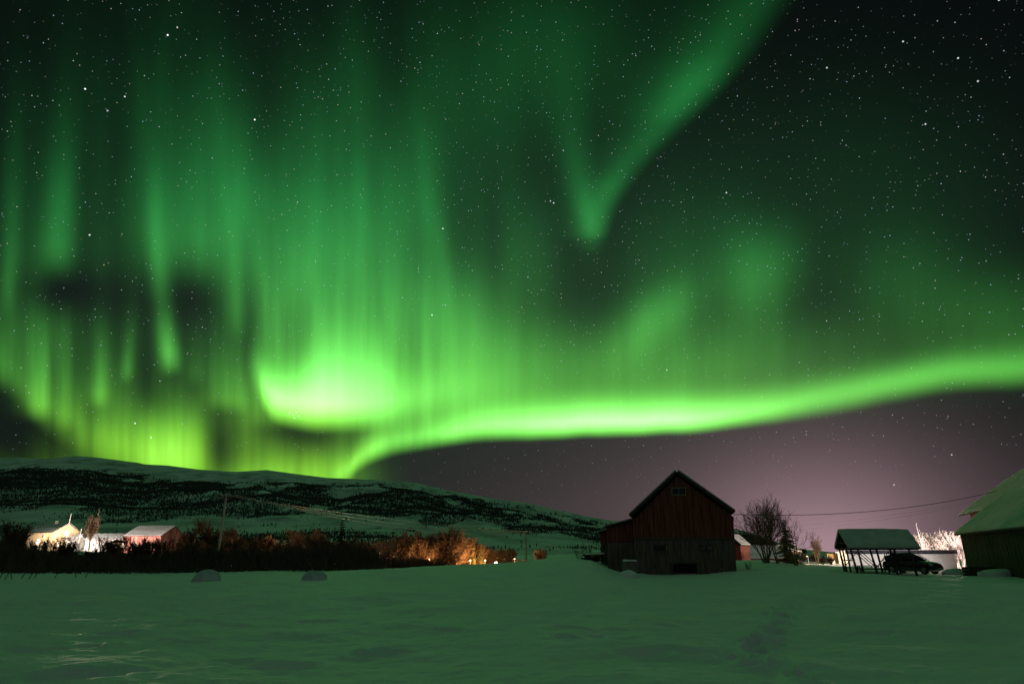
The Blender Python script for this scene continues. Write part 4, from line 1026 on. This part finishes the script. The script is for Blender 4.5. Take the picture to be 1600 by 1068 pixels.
for x_ in (-2.15, -1.1, 0, 1.1, 2.15): b.box(x_ - .05, x_ + .05, -1.5, -1.4, 3.15, 4.1)
b.box(-2.2, 2.2, -1.5, -1.4, 4.1, 4.2); b.box(-2.15, -2.0, -1.5, -1.35, -.5, 3.0); b.box(2.0, 2.15, -1.5, -1.35, -.5, 3.0); b.build('balcony', MT['dark_wood'], hA)
gable_house('white_annex', 'low white annex between the yellow farmhouse and the round birch', 'house', vill(123, 857, YV + 3), face_rz(123) + math.radians(60), 5.2, 5.5, 2.9, 4.3, MT['white_wall'], snow=.15)
gable_house('white_cottage', 'long white cottage with floodlit wall behind the small garden shelter', 'house', vill(193, 858, YV), face_rz(190) + math.radians(58), 6.2, 10.5, 3.0, 4.5, MT['white_wall'], wins=[('a', 3, 1.5, 1.1, 1.1, 0), ('a', 7.5, 1.5, 1.1, 1.1, 0), ('f', 0, 1.5, 1.2, 1.2, 1)], snow=.18)
gable_house('red_farm_barn', 'red farm barn with pink-lit snowy roof and dark gable end', 'barn', vill(266, 861, YV), face_rz(262) + math.radians(50), 10.0, 13, 4.7, 7.5, MT['farm_red'], wins=[('a', 4, 1.8, 1.4, 1.2, 0), ('a', 9, 1.8, 1.4, 1.2, 0)], snow=.2)
gz_ = thing('garden_shelter', 'small garden shelter with lit inside and dark hipped roof before the white cottage', 'shelter', vill(181, 860, YV - 14), face_rz(181))
b = MB(); n = 0; b.v += [(-2.4, -2, 2.2), (2.4, -2, 2.2), (2.4, 2, 2.2), (-2.4, 2, 2.2), (-.8, 0, 3.0), (.8, 0, 3.0)]; b.f += [(0, 1, 5, 4), (1, 2, 5), (2, 3, 4, 5), (3, 0, 4), (3, 2, 1, 0)]; b.build('roof', MT['dark_wood'], gz_)
for x_ in (-2, 2):
    for y in (-1.6, 1.6): b = MB(); b.bar((x_, y, -.5), (x_, y, 2.2), .16); b.build('post', MT['dark_wood'], gz_)
b = MB(); b.box(-2, 2, 1.5, 1.6, -.5, 2.1); b.build('back_wall', MT['white_wall'], gz_); b = MB(); b.box(-2, 2, -1.68, -1.58, -.5, .9); b.build('railing', MT['dark_wood'], gz_)
point_light('shelter_light', (0, 0, 1.9), 1500, WARM, .15).parent = gz_
def lampx(label, px, row, Y, h, power, col, m='warm_lamp', r=.3):
    p = at(px, row, Y); return lamp_post(label, (p.x, p.y, p.z - h), h, power, col, r, (.0, -.5), m)
lampx('yard lamp lighting the long wall of the yellow farmhouse', 62, 842, YV - 9, 4.5, 17000, WHITE, 'white_lamp')
lampx('yard lamp in front of the yellow farmhouse gable', 110, 845, YV - 9, 4, 15000, WHITE, 'white_lamp')
lampx('floodlight at the left corner of the white cottage', 150, 846, YV - 6, 4, 12000, PINK, 'white_lamp')
lampx('yard lamp between the white cottage and the red farm barn', 207, 848, YV - 12, 4.5, 12000, PINK, 'white_lamp', .2)
for px, r0, r1, lab in ((99, 803, 822, 'bright flagpole behind the yellow farmhouse gable'), (120.5, 827, 837, 'short lit flagpole above the white annex')):
    p = at(px, 858, YV - 1); tp = at(px, r0, YV - 1); t_ = thing('flagpole', lab, 'flagpole', tuple(p)); b = MB(); b.bar((0, 0, -.3), (0, 0, tp.z - p.z), .22, k=8, w2=.14); b.build('pole', MT['white_wall'], t_)
    c = MB(); c.bar((0, 0, tp.z - p.z), (0, 0, tp.z - p.z + .25), .26, k=8); c.build('cap', MT['metal'], t_)
# trees round the farmstead
make_tree('birch_tree', 'round-crowned birch glowing brown between the farmhouse and the white cottage', 'tree', 41, 11.8, stems=2, loc=(vill(139, 858, YV - 12)), kids=(14, 8, 6, 3), spread=(.42, .5, .6, .6), m_t=MT['warm_twig'], m_c=MT['warm_twig'], rmin=.035, rad=.2, lean=.02, maxlev=3)
make_tree('birch_tree', 'pale round birch just right of the tall utility pole', 'tree', 42, 5.6, stems=4, loc=(vill(354, 868, 130)), kids=(12, 8, 5), spread=(.5, .6, .6), m_t=MT['warm_twig'], m_c=MT['warm_twig'], rmin=.03, rad=.1)
LT = [(12, 78, 5.8, 'dark bare tree at the left edge of the field'), (34, 84, 5.6, 'dark bare tree second from the left edge'), (170, 120, 5.0, 'thin bare tree in front of the white cottage'), (228, 95, 4.2, 'bare tree in front of the lit wall of the red farm barn'), (52, 88, 3.8, 'bare tree in front of the yellow farmhouse'),
      (318, 120, 8.0, 'bare tree with round crown left of the tall utility pole'), (300, 118, 7.2, 'bare tree beside the dark gable of the red farm barn'), (382, 98, 4.6, 'bare tree right of the pale round birch'), (412, 100, 4.8, 'bare tree left of the pair of pale birches'), (575, 105, 4.4, 'bare tree at the right end of the thicket'), (550, 96, 5.0, 'bare tree just right of the dark conifer')]
T0 = []
for i in range(4):
    T0.append(make_tree('bare_tree', LT[i][3], 'tree', 70 + i, 5.0, stems=2 + i % 3, loc=ground_at(LT[i][0], LT[i][1]), kids=(9, 7, 6), spread=(.6, .65, .7), rmin=.02, rad=.1))
    T0[-1].scale = (LT[i][2] / 5.0,) * 3
for i, (px, Y, h, lab) in enumerate(LT[4:]): copy_tree(T0[i % 4], ground_at(px, Y), i * 1.7, h / 5.0, lab)
rq = random.Random(5)
for px in (58, 72, 84, 97, 108, 118, 150, 162, 176, 190, 203, 216, 226, 238, 248, 262):
    Y = rq.uniform(66, 92); x_, y_, z_ = ground_at(px, Y); h = EYE + (862 - rq.uniform(834, 850)) * mper(Y) - z_
    copy_tree(T0[rq.randrange(4)], (x_, y_, z_), rq.uniform(0, 6), h / 5.0, 'thin bare tree in the dense row in front of the lit farmstead', group='bare trees in front of the lit farmstead')
T1 = []
for i in range(3):
    T1.append(make_tree('bare_tree', 'brown bare tree in the dense row between the tall utility pole and the conifer', 'tree', 170 + i, 5.0, stems=3 + i % 2, loc=(0, 0, 0), kids=(11, 8, 5), spread=(.65, .65, .7), rmin=.022, rad=.08, lean=.2, m_c=MT['warm_twig'], group='brown bare trees between the utility pole and the conifer'))
for k, px in enumerate(range(284, 590, 13)):
    Y = rq.uniform(78, 120); x_, y_, z_ = ground_at(px, Y); h = EYE + (862 - rq.uniform(-7, 8) - float(np.interp(px, [280, 350, 440, 520, 560, 590], [846, 842, 838, 838, 842, 854]))) * mper(Y) - z_
    if k < 3: o = T1[k]; o.location = (x_, y_, z_); o.scale = (h / 5,) * 3
    else: copy_tree(T1[rq.randrange(3)], (x_, y_, z_), rq.uniform(0, 6), h / 5.0)
make_tree('birch_tree', 'pale birch, left one of the pair catching light above the thicket', 'tree', 81, 7.0, stems=2, loc=ground_at(462, 140), kids=(12, 8, 5), spread=(.5, .55, .6), m_t=MT['warm_twig'], m_c=MT['warm_twig'], rmin=.03, rad=.12)
make_tree('birch_tree', 'pale birch, right one of the pair catching light above the thicket', 'tree', 82, 7.0, stems=3, loc=ground_at(487, 140), kids=(12, 8, 5), spread=(.5, .55, .6), m_t=MT['warm_twig'], m_c=MT['warm_twig'], rmin=.03, rad=.12)
make_conifer('conifer', 'tall dark conifer rising over the thicket behind the second boulder', 17, 6.6, 3.2, ground_at(531, 92))
make_conifer('conifer', 'small dark conifer in front of the hillside left of the birches', 18, 5.0, 2.4, ground_at(447, 105))
p = at(297, 874, 100); t_ = thing('fence_post', 'thin pale post standing in the thicket left of the utility pole', 'post', (p.x, p.y, p.z)); b = MB(); b.bar((0, 0, -.6), (.25, 0, 2.9), .13, k=7); b.build('shaft', MT['pole'], t_); b = MB(); b.bar((.25, 0, 2.9), (.25, 0, 3.0), .16, k=7); b.build('cap', MT['metal'], t_)

# dense thicket along the field edge: reads as one dark mass
segs = []; rt = random.Random(99)
def ttop(px): return float(np.interp(px, [-260, 0, 50, 90, 150, 220, 300, 350, 400, 450, 500, 540, 585, 600], [850, 850, 858, 866, 864, 867, 860, 859, 860, 859, 858, 858, 862, 878]))
for i in range(900):
    px = rt.uniform(-240, 588); Y = rt.uniform(56, 92)
    x_, y_, z_ = ground_at(px, Y); H_ = max(.8, (EYE - (ttop(px) - 862) * mper(Y) - z_) * rt.uniform(.55, 1.08))
    for s in range(3):
        grow(segs, rt, Vector((x_ + rt.uniform(-.3, .3), y_, z_ - .1)), Vector((rt.uniform(-.35, .35), rt.uniform(-.3, .3), 1)).normalized(), H_ * .9, .03, 0, 2, (5, 4), (.5, .6), 1.0, .12, .018)
for i in range(2600):
    px = rt.uniform(-240, 600); Y = rt.uniform(54, 66)
    x_, y_, z_ = ground_at(px, Y); H_ = rt.uniform(.5, 1.5) * (.5 if px > 560 else 1)
    for s in range(2): segs.append((x_, y_, z_ - .1, .03, x_ + rt.uniform(-.5, .5), y_ + rt.uniform(-.3, .3), z_ + H_ * .6, .02)); q_ = segs[-1]; segs.append((*q_[4:7], .02, q_[4] + rt.uniform(-.3, .3), q_[5], q_[6] + H_ * .5, .012))
th = seg_mesh('thicket', segs, MT['bark'], None); tag(th, 'dense dark thicket of bare shrubs along the far edge of the field', 'thicket', kind='stuff')
segs = []
for i in range(420):
    px = rt.choice((rt.uniform(575, 700), rt.uniform(700, 850))); Y = rt.uniform(90, 170) if px < 695 else rt.uniform(205, 290)
    top = float(np.interp(px, [570, 600, 650, 700, 740, 780, 850], [864, 874, 877, 880, 881, 880, 878])) + rt.uniform(-5, 7)
    x_, y_, z_ = ground_at(px, Y); H_ = max(.5, EYE - (top - 862) * mper(Y) - z_)
    for s in range(3):
        grow(segs, rt, Vector((x_ + rt.uniform(-.8, .8), y_, z_ - .1)), Vector((rt.uniform(-.45, .45), rt.uniform(-.3, .3), 1)).normalized(), H_ * .95, .05, 0, 2, (5, 4), (.6, .7), 1.0, .12, .03)
vs = seg_mesh('valley_scrub', segs, MT['twig'], None); tag(vs, 'low brown scrub filling the valley behind the snow crest around the hamlet', 'scrub', kind='stuff')
# bent saplings poking through the snow in front of it
for i, (px, Y, lx) in enumerate(((8, 40, .5), (17, 40.5, .45), (29, 40, -.4), (42, 40.5, .5), (54, 40, .5), (62, 41, .3), (93, 44, .6), (127, 46, -.2), (141, 46, .3))):
    x_, y_, z_ = ground_at(px, Y); segs = []; r_ = random.Random(200 + i)
    grow(segs, r_, Vector((0, 0, -.1)), Vector((lx, 0, 1)).normalized(), 1.7 if i < 6 else 1.1, .03, 0, 1, (4,), (.5,), .3, .08, .014)
    root = thing('bent_sapling', ('dark bent sapling poking from the snow, number %s from the left edge' % ['one', 'two', 'three', 'four', 'five', 'six', 'seven', 'eight', 'nine'][i]), 'sapling', (x_, y_, z_), 0, 'bent saplings in the snow on the left')
    seg_mesh('stem', segs[:4], MT['bark'], root, 5); seg_mesh('twig', segs[4:], MT['bark'], root)
for px, Y, s, lab in ((918, 55, 1.3, 'tuft of thin twigs beside the log pile'), (1166, 50, .6, 'few dry stalks at the right foot of the barn'), (905, 52, 1.0, 'sparse twigs on the snow drift left of the barn')):
    make_tree('twiggy_bush', lab, 'bush', int(px), s, stems=6, loc=ground_at(px, Y), kids=(4, 3), spread=(.4, .5), maxlev=2, lean=.2, rmin=.008, rad=.012)

# ------------------------------------------------------------------ orange-lit hamlet in the valley
ORN = (1, .50, .18)
CL = [(615, 175, 7.5, 'round birch lit pink at the left of the hamlet'), (640, 180, 6.8, 'bare tree right of the pink-lit birch'), (668, 170, 7.8, 'bare reddish tree in the middle of the hamlet'), (688, 165, 9.0, 'large bare tree over the hamlet lights'), (706, 172, 7.4, 'bare tree on the right shoulder of the large one'), (722, 190, 6.6, 'orange-lit tree left of the bright yellow conifers'), (735, 195, 6.6, 'tall orange-lit tree beside the yellow conifers'), (655, 160, 5.8, 'low bare tree near the snow crest'), (700, 158, 4.6, 'low bare tree before the hamlet lamps'), (792, 260, 4.2, 'small bare tree among the far right lamps'), (846, 240, 4.0, 'small dark tree right of the distant utility pole')]
H0 = []
for i in range(3):
    px, Y, h, lab = CL[i]; g_ = ground_at(px, Y); H0.append(make_tree('bare_tree', lab, 'tree', 90 + i, 7.0, stems=3 + i, loc=g_, kids=(13, 8, 6), spread=(.75, .65, .7), lean=.25, m_t=MT['warm_twig'], m_c=MT['warm_twig'], rmin=.035, rad=.14)); H0[-1].scale = ((h - .3 - g_[2]) / 7,) * 3
for i, (px, Y, h, lab) in enumerate(CL[3:]): copy_tree(H0[i % 3], ground_at(px, Y), 1.1 * i, (h - .3 - ground_at(px, Y)[2]) / 7.0, lab)
for k, (px, Y, h) in enumerate(((628, 172, 5.6), (650, 168, 6.6), (662, 164, 6.2), (678, 166, 7.4), (695, 168, 7.6), (712, 176, 6.4), (728, 188, 5.6), (745, 206, 5.2), (762, 215, 4.0), (776, 225, 3.6), (605, 150, 4.6), (590, 140, 5.0))):
    copy_tree(H0[k % 3], ground_at(px, Y), 2.1 * k, (h - .3 - ground_at(px, Y)[2]) / 7.0, 'bare tree in the lamplit clump around the hamlet', group='bare trees clumped around the hamlet')
MT['lit_needles'] = mat('lamplit_needles', (.16, .15, .05), .85, (.30, .27, .10), (1, 1, 1))  # lit copy of the needles: yellow lamplight put into the colour
make_conifer('conifer', 'bright yellow-lit conifer left of its twin by the road lamps', 19, 8.2, 3.2, ground_at(740, 181), MT['lit_needles'])
make_conifer('conifer', 'bright yellow-lit conifer right of its twin by the road lamps', 20, 7.6, 3.4, ground_at(752, 184), MT['lit_needles'])
ML = [(476, 860, 110, 2500, 'lamp glinting through the thicket left of the conifer'), (494, 861, 112, 2000, 'lamp between the birches and the conifer'), (520, 862, 112, 2000, 'lamp glowing low beside the dark conifer'), (552, 865, 115, 3000, 'bright lamp at the right end of the thicket'),
      (622, 867, 152, 2800, 'lamp shining on the pink-lit birch'), (671, 872, 158, 1700, 'lamp low behind the reddish tree'), (714, 874, 160, 2400, 'lamp below the orange-lit tree'), (735, 874, 175, 3200, 'street lamp lighting the yellow conifers'), (758, 874, 179, 4600, 'street lamp right of the yellow conifers'), (775, 877, 196, 9000, 'brightest street lamp above the snow crest'), (804, 872, 240, 3000, 'far small lamp left of the distant utility pole')]
for i, (px, row, Y, pw, lab) in enumerate(ML):
    p = at(px, row, Y); h = 3.6
    lamp_post(lab, (p.x, p.y, p.z - h), h, pw, ORN if i != 3 else WHITE, .24 if px != 775 else .5, (0, -.5), 'warm_lamp' if i not in (3, 9) else 'white_lamp', 'street lamps of the hamlet')
for i, (px, row, Y, w, l, rz, m, lab) in enumerate(((505, 872, 172, 6, 8, .9, 'white_wall', 'small house with lit windows behind the thicket left of the conifer'), (705, 884, 205, 7, 9, 1.1, 'orange_wall', 'ochre house half hidden behind the hamlet trees'), (765, 880, 230, 6, 8, .7, 'orange_wall', 'ochre house between the two right street lamps'), (800, 877, 270, 6, 8, 1.0, 'white_wall', 'farthest small house near the distant utility pole'))):
    gable_house('house', lab, 'house', tuple(at(px, row, Y)), face_rz(px) + rz, w, l, 2.6, 4.2, MT[m], wins=[('f', 0, 1.4, 1.2, 1.1, 1), ('a', 2, 1.4, 1.2, 1.1, 1), ('a', 5.5, 1.4, 1.2, 1.1, 1)])

# lamps on the right: a yard lamp behind the low barn, a lamp by the ochre house
q = at(1513, 846, 85); lamp_post('yard lamp behind the low barn that lights the frosted trees', (q.x, q.y, q.z - 4.2), 4.2, 13000, PINK, .2, (-.4, 0), 'white_lamp')
q = at(1334, 862, 100); lamp_post('lamp lighting the ochre house behind the shelter', (q.x, q.y, q.z - 2.6), 2.6, 6000, (1, .72, .45), .12, (0, .3), 'warm_lamp')
q = at(1388, 846, 76); yl = lamp_post('added unseen fill lamp between the shelter and the garage', (q.x, q.y, q.z - 2.9), 2.9, 0, WHITE, .08, (0, .3), 'white_lamp')  # added lamp, hidden behind the shelter roof, to brighten the garage wall
sd = bpy.data.lights.new('wall_fill_beam', 'SPOT'); sd.energy = 3600; sd.color = (1, .9, .88); sd.spot_size = math.radians(125); sd.spot_blend = .4; sd.shadow_soft_size = .1
so = bpy.data.objects.new('wall_fill_beam', sd); COL.objects.link(so); so.parent = yl; so.location = (0, .5, 2.7); so.rotation_euler = (math.radians(72), 0, 0)
q = at(1262, 868, 84); lamp_post('low lamp by the pale plank fence', (q.x, q.y, q.z - 1.6), 1.6, 120, (1, .75, .4), .06, (0, .2), 'warm_lamp')
# floodlight on the farmhouse roof that rakes across the field through the thicket
q = at(128, 836, YV - 14); fl = lamp_post('floodlight mast by the white annex aimed over the field', (q.x, q.y, q.z - 6), 6, 0, WHITE, .3, (0, -.4), 'white_lamp')
sd = bpy.data.lights.new('floodlight_beam', 'SPOT'); sd.energy = 150000; sd.color = (1, .80, .60); sd.spot_size = math.radians(13); sd.spot_blend = .5; sd.shadow_soft_size = .35
so = bpy.data.objects.new('floodlight_beam', sd); COL.objects.link(so); so.parent = fl; so.location = (0, -.8, 6)
tgt = Vector((-10.5, 22.0, 0.0)) - Vector((q.x, q.y - .8, q.z)); so.rotation_euler = tgt.to_track_quat('-Z', 'Y').to_euler()
